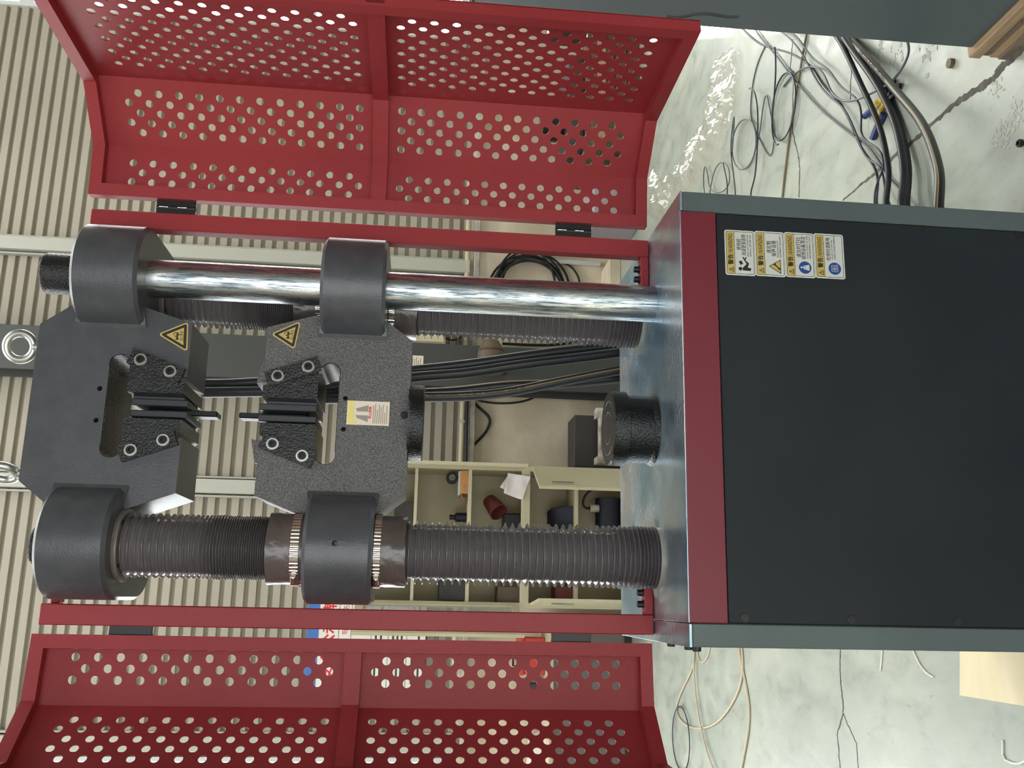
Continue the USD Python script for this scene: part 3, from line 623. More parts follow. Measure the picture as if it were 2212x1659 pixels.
def door(Q, s, label):
    dr = part(TM, 'guard_door', label); Q = np.array(Q, float)
    inner, back = offset(Q, .022, s), offset(Q, .0245, s)
    pitch, row, hr = .0432, .0218, .0083
    band = lambda a, b: Polygon(np.vstack([a, b[::-1]]))
    cell = [(3, .042), (5, None), (12, None)]
    for k in range(3):
        a, b = inner[k], inner[k + 1]; L = np.linalg.norm(b - a); t = (b - a) / L; n = (back[k] - inner[k]); n = V(-t[1], t[0]) * s * .0025
        nr, off = cell[k]; q = sbox(0, ZB + .002, L, ZTOP - .002)
        holes = []
        off = off if off else (L - row * (nr - 1)) / 2
        for r in range(nr):
            par = (r + (0, 1, 0)[k]) % 2
            for z0, cnt, fl2 in ((2.117, 12, par), (1.5275, 12, 1 - par)):
                for i in range(cnt):
                    holes.append(Point(off + r * row, z0 - pitch * i - pitch / 2 * fl2).buffer(hr, quad_segs=5))
        v, f = ext(q.difference(unary_union(holes)), 1.0)
        p3 = np.stack([a[0] + t[0] * v[:, 0] + n[0] * v[:, 2], a[1] + t[1] * v[:, 0] + n[1] * v[:, 2], v[:, 1]], -1)
        obj(dr, 'perforated_panel', (p3, f), 'red_paint', False)
    fr = offset(Q, 0, s)
    lip = offset(Q, .0035, s)
    def cut(q, i0, s0, i1, s1):
        return q
    obj(dr, 'top_rim', plan(band(Q, back), ZTOP - .026, ZTOP), 'red_paint', False)
    obj(dr, 'bottom_rim', plan(band(Q, back), ZB, ZB + .026), 'red_paint', False)
    mid = offset(Q, .006, s)
    obj(dr, 'middle_rib', plan(band(mid, inner), 1.556, 1.59), 'red_paint', False)
    def bar(k, s0, s1):
        t = Q[k + 1] - Q[k]; t /= np.linalg.norm(t); n = V(-t[1], t[0]) * s * .0235
        a, b = (Q[k] + t * s0, Q[k] + t * s1) if s0 >= 0 else (Q[k + 1] + t * s0, Q[k + 1] + t * s1)
        return plan(Polygon([a, b, b + n, a + n]), ZB + .026, ZTOP - .026)
    obj(dr, 'hinge_rim', bar(0, 0, .027), 'red_paint', False)
    obj(dr, 'free_rim', bar(2, -.027, 0), 'red_paint', False)
    return dr
door([(.472, .245), (.587, .237), (.682, .140), (.690, -.192)], 1, 'open right perforated red guard door of three angled faces')
door([(-.455, .250), (-.579, .238), (-.674, .140), (-.682, -.192)], -1, 'open left perforated red guard door of three angled faces')

# ================================================================== hoses behind the machine
def hose(name, label, pts, r, m='rubber_hose', cat='hose', group=None, stripe=None, words=None):
    if stripe is None:
        return solo(name, tube(pts, r, 12), m, label, cat, group)
    p = smooth_path(pts, .02)
    h = thing(name, label, cat, (*p[len(p) // 2][:2], p[:, 2].min()), group)
    obj(h, 'rubber', tube(p, r, 14, spline=False), m)
    t = np.gradient(p, axis=0); t /= np.linalg.norm(t, axis=1, keepdims=True)
    toc = CAM - p; toc -= t * (toc * t).sum(1, keepdims=True); toc /= np.linalg.norm(toc, axis=1, keepdims=True)
    side = np.cross(t, toc); ang = stripe
    def ribbon(a0, a1, i0, i1, h_):
        q = slice(i0, i1); o = [p[q] + (r + hh) * (math.cos(a) * toc[q] + math.sin(a) * side[q]) for a, hh in ((a0, .0001), (a1, .0001), (a1, h_), (a0, h_))]
        v = np.stack(o, 1).reshape(-1, 3); k = i1 - i0; f = []
        for i in range(k - 1):
            for j in range(4):
                a, b, c, d = i * 4 + j, i * 4 + (j + 1) % 4, (i + 1) * 4 + (j + 1) % 4, (i + 1) * 4 + j; f += [(a, b, c), (a, c, d)]
        return v, np.array(f)
    n = len(p); obj(h, 'printed_line', ribbon(ang - .13, ang + .13, int(n * .03), int(n * .97), .0006), 'hose_print', label='yellow printed line along the hose')
    if words:
        # the yellow lettering runs along the hose
        v, f = text(words, .009, .0004); s = np.concatenate([[0], np.cumsum(np.linalg.norm(np.diff(p, axis=0), axis=1))])
        x = s[-1] * .15 + v[:, 0]; x = np.clip(x, 0, s[-1] * .98)
        I = lambda a: np.stack([np.interp(x, s, a[:, k]) for k in range(3)], -1)
        phi = ang + (v[:, 1] - .0045) / r
        pos = I(p) + (r + .0006 + v[:, 2])[:, None] * (np.cos(phi)[:, None] * I(toc) + np.sin(phi)[:, None] * I(side))
        obj(h, 'lettering', (pos, f), 'cable_black', False)
    return h
Yh = .64
H = lambda pts, y0=Yh: [P(a, b, y=y0) for a, b in pts]
hb = 'hydraulic hoses behind the table'
hose('hydraulic_hose', 'black hydraulic hose behind the table, upper strand of the plain pair', H([(440, 830), (560, 826), (700, 815), (890, 800), (1020, 786), (1130, 770), (1240, 756), (1335, 748), (1500, 735)], .66), .0138)
hose('hydraulic_hose', 'black hydraulic hose behind the table, lower strand of the plain pair', H([(440, 848), (560, 846), (700, 838), (890, 815), (1000, 806), (1110, 790), (1240, 774), (1335, 762), (1500, 745)], .64), .0138)
hose('hydraulic_hose', 'black hydraulic hose behind the table with yellow lettering HYDRAULIC HOSE', H([(700, 862), (915, 858), (1000, 856), (1090, 848), (1180, 831), (1260, 815), (1335, 801), (1500, 775)], .63), .013, stripe=-.35, words='HYDRAULIC HOSE  SAE 100R2AT-10  W.P. 4000PSI  MPA 28')
hose('hydraulic_hose', 'black hydraulic hose crossing under the lettered one behind the table', H([(700, 851), (915, 849), (1000, 844), (1100, 833), (1190, 830), (1270, 824), (1335, 817), (1500, 800)], .655), .013, stripe=-.9)

# ================================================================== pump cabinet on its pallet, right
PC = thing('pump_cabinet', 'dark grey steel pump cabinet on a wooden pallet at the right', 'cabinet', (1.45, -.3, .1))
obj(PC, 'housing', bx(1.022, 1.85, -.95, .272, .1, 1.374, .003), 'pump_grey')
obj(PC, 'lid', bx(1.018, 1.855, -.955, .277, 1.374, 1.384, .003), 'pump_grey')
obj(PC, 'plug_hole', cyl((1.023, .12, .93), (1.0205, .12, .93), .006, 16), 'black_plastic')
WP = thing('wooden_pallet', 'raw wooden pallet under the dark grey pump cabinet', 'pallet', (1.45, -.3, 0))
for x in (1.004, 1.4, 1.79):
    obj(WP, 'stringer', bx(x, x + .075, -1.0, .29, .067, .1, .003), 'raw_wood', False)
    obj(WP, 'runner', bx(x + .012, x + .07, -1.0, .085, .036, .0665, .003), 'dark_wood2', False)
    for y in (.145, -.4, -.95):
        for k in range(3): obj(WP, 'block_layer', bx(x + .004 * k, x + .085 - .004 * k, y, y + .14, .0225 * k * (1 if y > 0 else .5), .0225 * (k + 1) * (1 if y > 0 else .5) - .0006, .001), 'dark_wood2' if k % 2 == 0 else 'raw_wood', False)
dark_line = [P(*A(*p), x=1.0195) for p in [(230, 97), (330, 97), (420, 80), (540, 95), (630, 98)]]  # thin dark curve along the cabinet side
solo('thin_dark_line', tube(dark_line, .0012, 6), 'cable_black', 'thin dark curved line along the pump cabinet side', 'dark_line')

# ================================================================== cables on the right floor
def on_floor(pts, r, conv=A, lift=None):
    out = []
    for k, p in enumerate(pts):
        z = r + (0 if lift is None else np.interp(k, np.linspace(0, len(pts) - 1, len(lift)), lift))
        out.append(P(*conv(*p), z=z))
    return out
def to_base(p, y, z, floor_z):
    """The path p led on, out of the photograph's sight, to the right side of the machine base."""
    e = V(.447, y, z); q = p[-1] * .45 + e * .55; q[2] = max(floor_z, p[-1][2] * .6 + z * .4)
    return list(p) + [q, e]
CK = [0]
def cable(label, pts, r, m='cable_dark', conv=A, lift=None, name='cable'):
    p = on_floor(pts, r, conv, lift)
    if conv is A and pts[-1][1] >= 1055 and pts[0][1] < 1080 or 'fixed end' in label:
        CK[0] += 1; p = to_base(p, .46 + .02 * (CK[0] % 5), .10 + .02 * (CK[0] % 4), r)
    solo(name, tube(p, r, 8, .015), m, label, 'cable')
cable('thin dark cable from the pump cabinet, leftmost at its edge', [(640, 150), (665, 175), (715, 220), (775, 255), (900, 290), (1000, 345), (1050, 395), (1100, 470), (1180, 560), (1230, 640), (1265, 720), (1310, 820), (1370, 910), (1400, 1010), (1395, 1140)], .0035, lift=[0, 0])
cable('thin dark cable running straight across the floor under the others', [(715, 150), (770, 230), (830, 300), (900, 390), (980, 490), (1060, 580), (1160, 670), (1290, 770), (1370, 840), (1430, 930), (1470, 990), (1530, 1060)], .0035, lift=[.007, .007])
cable('thin dark cable ending beside the thick hoses', [(840, 160), (930, 230), (1000, 330), (1060, 440), (1130, 530), (1200, 590), (1250, 670), (1300, 790), (1350, 880), (1420, 940), (1445, 1060)], .0035, lift=[.014, .014])
cable('dark cable bending twice beside the thick hoses', [(880, 160), (980, 240), (1040, 320), (1120, 380), (1160, 430), (1210, 490), (1290, 560), (1310, 650), (1310, 730), (1350, 790), (1420, 850), (1430, 930), (1400, 1010), (1385, 1140)], .0035, lift=[.021, .021])
cable('grey cable arching to the far side of the hoses', [(880, 480), (930, 420), (990, 380), (1060, 375), (1110, 430), (1140, 500), (1190, 550), (1250, 560), (1330, 535), (1400, 500), (1480, 450), (1540, 370), (1570, 300), (1555, 210)], .004, 'cable_grey', lift=[.0, .028, .028])
def ellipse(cx, cy, a, b, rot, t0, t1, n=24):
    t = np.linspace(t0, t1, n) * 2 * math.pi; c, s = math.cos(rot), math.sin(rot)
    return [(cx + a * math.cos(q) * c - b * math.sin(q) * s, cy + a * math.cos(q) * s + b * math.sin(q) * c) for q in t]
cable('thin grey cable coiled in a tall narrow loop', [(775, 262), (740, 340), (715, 430), (700, 540), (698, 640), (720, 720), (760, 800), (805, 862), (822, 820), (818, 700), (800, 590), (782, 530), (766, 590), (752, 700), (730, 800)], .003, 'cable_grey', lift=[.0, .007])
cable('grey cable loops around an oval coil, middle of the floor', ellipse(880, 590, 62, 190, .13, .25, 2.6, 60), .0035, 'cable_dark', lift=[.0, .022])
cable('grey cable loops in an oval coil nearest the machine base', [(612, 1085), (605, 1000), (590, 880), (590, 760), (605, 650)] + ellipse(660, 800, 66, 140, .1, .45, 2.2, 44), .0035, 'cable_grey', lift=[.03, .03, .0])
cable('dark cable dropping from the coil to the machine base', [(690, 490), (720, 520), (735, 620), (735, 760), (728, 900), (715, 1000), (698, 1085)], .0035, lift=[.03, .03])
cable('dark cable with a hook end beside the oval coil', [(830, 262), (835, 400), (825, 550), (815, 680), (826, 780), (850, 800)], .0035, lift=[.045, .045])
cable('thin curl of grey cable beside the clear film', [(448, 1085), (436, 980), (443, 925), (458, 970), (470, 1035), (530, 1066), (578, 1010), (575, 940), (545, 900), (505, 930), (480, 1010), (470, 1085)], .003, 'cable_grey', lift=[.02, .02])
cable('short dark cable end rising at the clear film', [(565, 1085), (566, 1020), (556, 960), (545, 905)], .003, lift=[.03, .03])
hose('hydraulic_hose', 'thin plain black hose on the right floor', to_base(on_floor([(1165, 190), (1230, 300), (1300, 450), (1370, 600), (1425, 750), (1455, 900), (1460, 1000), (1450, 1150)], .0095, A, [.03, .03, .05]), 0.4, .16, .012), .0095)
hose('hydraulic_hose', 'thick plain black hose between two others on the right floor', to_base(on_floor([(1205, 190), (1300, 330), (1385, 450), (1455, 580), (1505, 710), (1535, 850), (1545, 1000), (1535, 1150)], .0115, A, [.03, .03, .07]), 0.34, .16, .012), .0115)
hose('hydraulic_hose', 'thick black hose lying close to the middle hose', to_base(on_floor([(1215, 190), (1330, 345), (1425, 490), (1495, 630), (1540, 770), (1565, 900), (1568, 1010), (1560, 1150)], .0115, A, [.0, .0, .03]), 0.5, .16, .012), .0115)
hose('hydraulic_hose', 'thick black hose with a yellow printed line on the right floor', to_base(on_floor([(1225, 190), (1320, 295), (1420, 405), (1520, 525), (1620, 645), (1690, 775), (1730, 900), (1745, 1010), (1738, 1160)], .0125, A, [.0, .06, .16, .24]), 0.22, .27, .012), .0125, stripe=.25, words='HYDRAULIC HOSE  SAE 100R2AT-10  W.P. 4000PSI')
st = on_floor([(1008, 180), (965, 420), (920, 700), (872, 1095)], .006, A, [.0, .0])
solo('wooden_stick', tube(st, .0045, 6), 'old_stick', 'thin brown wooden stick lying on the floor among cables', 'stick')
# crimping pliers with blue and yellow handles
pl = thing('pliers', 'pliers with blue and yellow handles under the hoses', 'pliers', (*P(*A(1430, 560), z=0)[:2], 0))
hp = lambda pts, r, z: tube([P(*A(*p), z=z) for p in pts], r, 10)
obj(pl, 'handle', hp([(1330, 645), (1375, 600)], .011, .012), 'tool_blue', label='blue handle tip')
obj(pl, 'handle', hp([(1372, 770), (1400, 700), (1435, 630)], .011, .012), 'tool_blue', label='blue handle')
obj(pl, 'grip', hp([(1380, 596), (1405, 565), (1455, 548)], .0095, .012), 'tool_yellow', label='yellow grip')
obj(pl, 'grip', hp([(1405, 650), (1430, 590), (1460, 550)], .0085, .01), 'tool_yellow', label='yellow grip')
obj(pl, 'jaw', [hp([(1450, 552), (1480, 500), (1490, 440)], .008, .01), hp([(1462, 556), (1510, 500), (1525, 460)], .008, .01)], 'black_steel')
# crumpled clear plastic film
shape = Polygon([P(*A(*p), z=0)[:2] for p in [(545, 280), (650, 250), (632, 480), (600, 680), (560, 800), (490, 900), (420, 1010), (330, 1060), (240, 1200), (170, 1230), (120, 1180), (140, 1000), (160, 880), (195, 990), (290, 950), (350, 800), (430, 690), (480, 640), (510, 460)]]).buffer(0)
def film(shape, n, seed):
    x0, y0, x1, y1 = shape.bounds; xs, ys = np.meshgrid(np.linspace(x0, x1, n), np.linspace(y0, y1, n), indexing='ij')
    pts = np.stack([xs, ys], -1).reshape(-1, 2)
    import shapely
    ins = shapely.contains_xy(shape, pts[:, 0], pts[:, 1]).reshape(n, n)
    d = shapely.distance(shapely.boundary(shape), shapely.points(pts)).reshape(n, n)
    q = np.stack([xs * 7, ys * 7, 0 * xs], -1)
    h = np.abs(meshkit.fbm(q, 4, seed) - .5) * 2
    z = .004 + np.minimum(d * .8, .06) * (1 - h) ** 1.3 + .016 * np.abs(meshkit.noise(q * 4, seed + 9) - .5)
    jit = (np.stack([meshkit.noise(q * 3, seed + 3), meshkit.noise(q * 3, seed + 4)], -1) - .5) * .03
    v = np.stack([xs + jit[..., 0], ys + jit[..., 1], z], -1).reshape(-1, 3)
    i, j = np.nonzero(ins[:-1, :-1] & ins[1:, :-1] & ins[:-1, 1:] & ins[1:, 1:]); a = i * n + j
    f = np.vstack([np.stack([a, a + n, a + n + 1], -1), np.stack([a, a + n + 1, a + 1], -1)])
    u, inv = np.unique(f, return_inverse=True); return v[u], inv.reshape(-1, 3)
solo('plastic_film', film(shape, 110, 5), 'clear_film', 'crumpled sheet of clear plastic film on the floor beside the right door', 'plastic film', smooth=22)
solo('dry_leaf', plan(Point(P(*A(1815, 352), z=0)[:2]).buffer(.014, quad_segs=2), .001, .012), 'old_stick', 'small brown scrap on the floor near the pallet', 'scrap')
nt = P(*A(2202, 795), z=0); nut_r = cyl((nt[0], nt[1], 0), (nt[0], nt[1], .012), .01, 6) - cyl((nt[0], nt[1], -.01), (nt[0], nt[1], .03), .005, 16)
solo('hex_nut', nut_r, 'black_steel', 'small dark hex nut on the right floor', 'nut')

# ================================================================== left floor
cc = dict(conv=B, m='cable_cream')
cable('thick cream cable in a wide loop beside the left of the base', [(150, 1290), (158, 1340), (150, 1380), (122, 1440), (108, 1495), (130, 1532), (172, 1545), (222, 1528), (268, 1470), (293, 1400), (288, 1290)], .0055, lift=[.0, .0], **cc)
cable('thick cream cable running off past the wide loop', [(282, 1290), (298, 1390), (313, 1480), (310, 1560), (286, 1690)], .0055, lift=[.0, .0], **cc)
cable('cream cable passing under the wide loop', [(160, 1290), (157, 1400), (168, 1500), (190, 1600), (226, 1690)], .005, lift=[.012, .012], **cc)
cable('small cream cable bend close to the left of the base', [(170, 1290), (168, 1340), (178, 1357), (196, 1340), (203, 1290)], .004, lift=[.0, .0], **cc)
cable('thin dark cable in two upright loops, nearest the left door', ellipse(120, 1575, 24, 92, -.05, .1, 2.05, 40), .003, 'cable_dark', B, [.0, .02])
cable('white cable end on the left floor, shorter and straight', [(692, 1300), (691, 1340), (687, 1382)], .0028, 'string_white', B)
cable('white cable end on the left floor, longer and curved', [(772, 1300), (785, 1335), (805, 1372), (838, 1400)], .0028, 'string_white', B)
cable('white knotted tie on the floor at the bottom left', [(1034, 1578), (1035, 1600), (1037, 1628), (1052, 1640), (1072, 1646), (1100, 1638)], .0028, 'string_white', B)
bd = [P(*p, z=.012)[:2] for p in [(2073, 1330), (2073, 1502), (2260, 1533), (2260, 1330)]]
solo('plywood_board', plan(Polygon(bd), 0, .012), 'plywood', 'pale plywood board on the floor left of the base', 'board', smooth=False)

# ================================================================== storage cabinet and what it holds
SC = thing('storage_cabinet', 'cream steel storage cabinet with open doors behind the machine', 'cabinet', (.02, 4.4, 0))
cx0, cx1, cy0, cy1, ct = -.42, .46, 4.2, 4.62, 1.84
obj(SC, 'body', [bx(cx0, cx0 + .018, cy0, cy1, .05, ct), bx(cx1 - .018, cx1, cy0, cy1, .05, ct), bx(cx0, cx1, cy1 - .012, cy1, .05, ct), bx(cx0, cx1, cy0, cy1, ct - .02, ct), bx(cx0, cx1, cy0 + .02, cy1, 0, .07)], 'dull_cream', False)
obj(SC, 'front_frame', [bx(cx0, cx0 + .03, cy0 - .004, cy0 + .02, 0, ct), bx(cx1 - .03, cx1, cy0 - .004, cy0 + .02, 0, ct), bx(cx0, cx1, cy0 - .004, cy0 + .02, .745, .80), bx(cx0, cx1, cy0 - .004, cy0 + .02, ct - .03, ct), bx(cx0, cx1, cy0 - .004, cy0 + .02, .04, .1)], 'cream_steel', False)
for z in (1.478, 1.136, .768, .45):
    obj(SC, 'shelf', bx(cx0 + .019, cx1 - .019, cy0 + .022, cy1 - .013, z - .02, z, .001), 'cream_steel', False)
def leaf(hx, ang, w, z0, z1, glass):
    c, s = math.cos(ang), math.sin(ang); u = V(c, s); n = V(-s, c)
    q = lambda a, b, c0, c1: Polygon([V(hx, cy0 - .006) + u * a + n * c0, V(hx, cy0 - .006) + u * b + n * c0, V(hx, cy0 - .006) + u * b + n * c1, V(hx, cy0 - .006) + u * a + n * c1])
    d = part(SC, 'door')
    if glass:
        obj(d, 'door_frame', [plan(q(.0, .045, 0, .02), z0, z1), plan(q(w - .045, w, 0, .02), z0, z1), plan(q(.045, w - .045, 0, .02), z0, z0 + .045), plan(q(.045, w - .045, 0, .02), z1 - .045, z1)], 'cream_steel', False)
        obj(d, 'pane', plan(q(.045, w - .045, .008, .012), z0 + .045, z1 - .045), 'cabinet_glass', False)
    else:
        obj(d, 'leaf', plan(q(0, w, 0, .018), z0, z1), 'cream_steel', False)
        hz = (z0 + z1) / 2 + .1
        obj(d, 'handle', plan(q(w - .06, w - .045, -.012 if ang > -1.6 else .018, 0 if ang > -1.6 else .03), hz, hz + .13), 'bright_steel', False)
leaf(cx1 - .012, -2.0, .41, .11, .735, False)
leaf(cx0 + .012, -1.50, .41, .11, .735, False)
leaf(cx1 - .012, -1.69, .41, .81, 1.80, True)
leaf(cx0 + .012, -2.02, .41, .81, 1.80, True)
S = lambda px, py, z=None, y=4.4: P(px, py, y=y)
def on_shelf(z, px, py, y): 
    q = P(px, py, y=y); return V(q[0], y, z)
q0, q1 = P(1000, 1018, y=4.35)[0], P(1000, 1068, y=4.35)[0]
ob = thing('cardboard_box', 'flat orange cardboard box on the upper cabinet shelf', 'box', ((q0 + q1) / 2, 4.4, 1.136))
obj(ob, 'carton', bx(q1, q0, 4.3, 4.52, 1.136, 1.185, .002), 'orange_card', False)
obj(ob, 'flap', hull([(q1, 4.3, 1.183), (q1, 4.4, 1.183), (q1 - .05, 4.3, 1.16), (q1 - .05, 4.4, 1.16), (q1, 4.3, 1.18), (q1, 4.4, 1.18)]), 'orange_card', False)
obj(ob, 'lettering', text_on('F.T 1', q1 + .02, 1.152, .012, 4.3, .0006), 'board_black', False)
solo('plastic_tray', bx(q1 - .01, q0 - .005, 4.3, 4.5, 1.185, 1.20, .003), 'white_plastic', 'thin white tray on top of the orange box', 'tray')
tr = P(980, 1034, y=4.4); tc = (tr[0], 4.36, 1.24)
tp = thing('tape_roll', 'black roll of tape standing on the white tray', 'tape roll', (tr[0], 4.36, 1.2))
obj(tp, 'winding', cyl((tr[0], 4.34, 1.239), (tr[0], 4.39, 1.239), .039, 40) - cyl((tr[0], 4.3, 1.239), (tr[0], 4.45, 1.239), .02, 30), 'black_plastic')
obj(tp, 'core', cyl((tr[0], 4.345, 1.239), (tr[0], 4.385, 1.239), .0198, 30) - cyl((tr[0], 4.3, 1.239), (tr[0], 4.45, 1.239), .017, 30), 'white_plastic')
def bottle(x, y, z, h, r, label, m='bag_blue'):
    b = thing('bottle', label, 'bottle', (x, y, z))
    obj(b, 'body', lathe([(0, z), (r, z), (r, z + h * .6), (r * .5, z + h * .72), (r * .5, z + h * .8), (0, z + h * .8)], x, y, 28), 'white_plastic' if m == 'w' else m)
    obj(b, 'cap', cyl((x, y, z + h * .8), (x, y, z + h), r * .55, 20), 'black_plastic')
bx_ = P(1005, 1118, y=4.4)[0]; bottle(bx_, 4.4, 1.136, .11, .03, 'small dark bottle on the upper cabinet shelf')
bx_ = P(1005, 1090, y=4.45)[0]
# mid shelf: brown pot lying on its side, papers in a clear bag, black holder
pt = P(1085, 1090, y=4.38); po = thing('flower_pot', 'red-brown pot lying tilted on the middle cabinet shelf', 'pot', (pt[0], 4.38, .80))
a0, a1 = V(pt[0] + .03, 4.42, .99), V(pt[0] - .055, 4.34, .93)
obj(po, 'wall', man(cyl(a0, a1, .045, 40, .062)) - man(cyl(a0 + (a1 - a0) * .1, a1 + (a1 - a0) * .2, .038, 40, .06)), 'pot_brown')
pa = thing('paper_stack', 'crumpled white papers hanging over the middle cabinet shelf', 'papers', (P(1110, 1045, y=4.25)[0], 4.25, .8))
def sheet(corners, seed, bend=.012):
    n = 12; u, v = np.meshgrid(np.linspace(0, 1, n), np.linspace(0, 1, n), indexing='ij'); c = np.array(corners)
    q = (1 - u)[..., None] * ((1 - v)[..., None] * c[0] + v[..., None] * c[1]) + u[..., None] * ((1 - v)[..., None] * c[3] + v[..., None] * c[2])
    q[..., 1] += (meshkit.noise(np.stack([u * 3, v * 3, 0 * u], -1), seed) - .5) * bend * 2
    w = np.stack([q, q + V(0, .001, 0)], 0).reshape(-1, 3); i, j = np.meshgrid(np.arange(n - 1), np.arange(n - 1), indexing='ij'); a = (i * n + j).ravel()
    f = np.vstack([np.stack([a, a + 1, a + n + 1], -1), np.stack([a, a + n + 1, a + n], -1)]); return w, np.vstack([f, f[:, ::-1] + n * n])
S4 = lambda p, y: P(*p, y=y)
obj(pa, 'sheet', sheet([S4((1097, 1022), 4.22), S4((1146, 1030), 4.18), S4((1128, 1080), 4.18), S4((1088, 1065), 4.22)], 3), 'paper_white', 60)
obj(pa, 'sheet', sheet([S4((1095, 1030), 4.26), S4((1135, 1025), 4.24), S4((1110, 1070), 4.24), S4((1080, 1052), 4.26)], 4), 'paper_white', 60)
fb = P(1085, 1035, y=4.4); solo('clear_bag', film(Point(fb[0], 4.4).buffer(.06), 24, 8)[0:2], 'clear_film', 'crumpled clear bag on the middle cabinet shelf', 'bag', smooth=False) if 0 else None
hx_ = P(1110, 1128, y=4.4)[0]
solo('black_case', bx(hx_ - .05, hx_ + .05, 4.32, 4.48, .768, .9, .008), 'black_plastic', 'black case standing on the middle cabinet shelf beside the pot', 'case')
# lower section
bgx = P(1215, 1115, y=4.4)[0]
solo('cloth_bag', hull([(bgx - .09, 4.3, .45), (bgx + .06, 4.3, .45), (bgx - .09, 4.5, .45), (bgx + .06, 4.5, .45), (bgx - .07, 4.35, .575), (bgx + .045, 4.35, .585), (bgx - .05, 4.45, .60), (bgx + .03, 4.45, .60), (bgx - .095, 4.4, .52), (bgx + .065, 4.4, .52)]), 'bag_blue', 'dark blue cloth bag on the lower cabinet shelf', 'bag', smooth=60)
mx = P(1310, 1110, y=4.4)[0]
mo = thing('pump_motor', 'dark blue pump motor with a hose in the bottom of the cabinet', 'motor', (mx, 4.4, .07))
obj(mo, 'housing', cyl((mx - .1, 4.4, .2), (mx + .1, 4.4, .2), .085, 32), 'bag_blue')
obj(mo, 'base', bx(mx - .1, mx + .1, 4.32, 4.48, .07, .125), 'black_plastic')
obj(mo, 'outlet', cyl((mx + .03, 4.36, .27), (mx + .03, 4.36, .33), .025, 20), 'dirty_white')
obj(mo, 'hose', tube([(mx + .03, 4.36, .33), (mx + .05, 4.33, .38), (mx + .12, 4.3, .36), (mx + .15, 4.3, .25)], .008, 8), 'cable_black')
rx = P(1215, 1285, y=4.4)[0]
solo('storage_box', bx(rx - .06, rx + .05, 4.3, 4.5, .45, .56, .003), 'pot_brown', 'dark red box at the left of the lower cabinet shelf', 'box', smooth=False)
rx = P(1000, 1280, y=4.4)[0]
solo('storage_box', bx(rx - .05, rx + .07, 4.3, 4.5, 1.136, 1.30, .003), 'dark_box', 'dark box at the left of the upper cabinet shelf', 'box', smooth=False)
rx = P(1100, 1285, y=4.4)[0]
solo('storage_box', bx(rx - .05, rx + .05, 4.3, 4.5, .768, .93, .003), 'motor_brown', 'brown box at the left of the middle cabinet shelf', 'box', smooth=False)
rx = P(900, 1105, y=4.4)[0]
solo('storage_box', bx(rx - .11, rx + .05, 4.3, 4.5, 1.478, 1.60, .003), 'dark_box', 'dark box on the top cabinet shelf', 'box', smooth=False)

# ================================================================== things along the back wall
eb = thing('electrical_box', 'cream electrical box on the wall beside the dark column', 'electrical box', (1.58, 4.95, 1.3))
obj(eb, 'housing', bx(1.42, 1.76, 4.83, 5.12, 1.304, 1.66, .004), 'cream_steel', False)
obj(eb, 'door', bx(1.43, 1.75, 4.822, 4.83, 1.316, 1.65, .003), 'cream_steel', False)
obj(eb, 'bracket', bx(1.5, 1.7, 5.12, 5.199, 1.4, 1.6, .002), 'black_steel', False)
for k, (a, b) in enumerate(((.05, .06), (.14, .04), (.24, .10))):
    solo('cable', tube([(1.44 + a, 4.92, 1.3), (1.43 + a, 4.9, 1.22), (1.46 + a + b * .4, 4.92 + .02 * k, 1.17), (1.55 + a + b, 5.0 + .03 * k, 1.14), (1.65 + a + b, 5.05 + .03 * k, 1.16)], .008, 8), 'cable_black', ('black cable under the electrical box, nearest the column', 'black cable under the electrical box, middle one', 'black cable under the electrical box, farthest from the column')[k], 'cable')
mh = thing('motor', 'brown rounded motor fixed in front of the dark column', 'motor', (1.3, 4.6, .86))
obj(mh, 'housing', cyl((1.17, 4.64, .985), (1.33, 4.64, .985), .094, 40, c=.01), 'motor_brown')
obj(mh, 'end_bell', cyl((1.33, 4.64, .985), (1.41, 4.64, .985), .094, 40, .055, c=.008), 'motor_brown')
obj(mh, 'mounting', bx(1.2, 1.3, 4.64, 4.799, .87, .9), 'black_steel')
cd = thing('conduit', 'cream conduit pipe running along the top of the masonry', 'pipe', (1.2, 5.1, 1.12))
obj(cd, 'pipe', [cyl((-.9, 5.13, 1.15), (1.09, 5.13, 1.15), .021, 16), cyl((1.42, 5.13, 1.15), (3.0, 5.13, 1.15), .021, 16)], 'cream_steel')
obj(cd, 'clip', [bx(x, x + .018, 5.105, 5.199, 1.125, 1.175) for x in (.1, .9, 1.9, 2.7)], 'stud_paint', False)
solo('cable', tube([(-.3, 5.1, 1.118), (.2, 5.1, 1.12), (.6, 5.095, 1.117), (.9, 5.1, 1.12), (1.09, 5.1, 1.117)], .013, 8), 'cable_black', 'thick black cable bundle lying along the masonry ledge', 'cable')
def wall_cable(px, y, rr, label):
    solo('cable', tube([P(*p, y=y) for p in px], rr, 8), 'cable_black', label, 'cable')
wall_cable([(1024, 868), (1040, 885), (1055, 900), (1058, 912), (1050, 932), (1030, 955), (1012, 975)], 5.168, .010, 'black cable drooping in a curve down the masonry')
wall_cable([(1028, 863), (1060, 870), (1100, 871), (1140, 864), (1165, 852), (1172, 846)], 5.168, .0075, 'thin black cable sagging sideways from the ledge')
wall_cable([(1085, 742), (1150, 745), (1200, 744), (1245, 738), (1262, 734)], 5.168, .010, 'black cable sagging on the masonry right of the column')
cl = thing('cable_coil', 'large coil of black cable hung on the masonry behind the polished column', 'cable coil', (2.0, 5.1, .4))
g = np.random.default_rng(4)
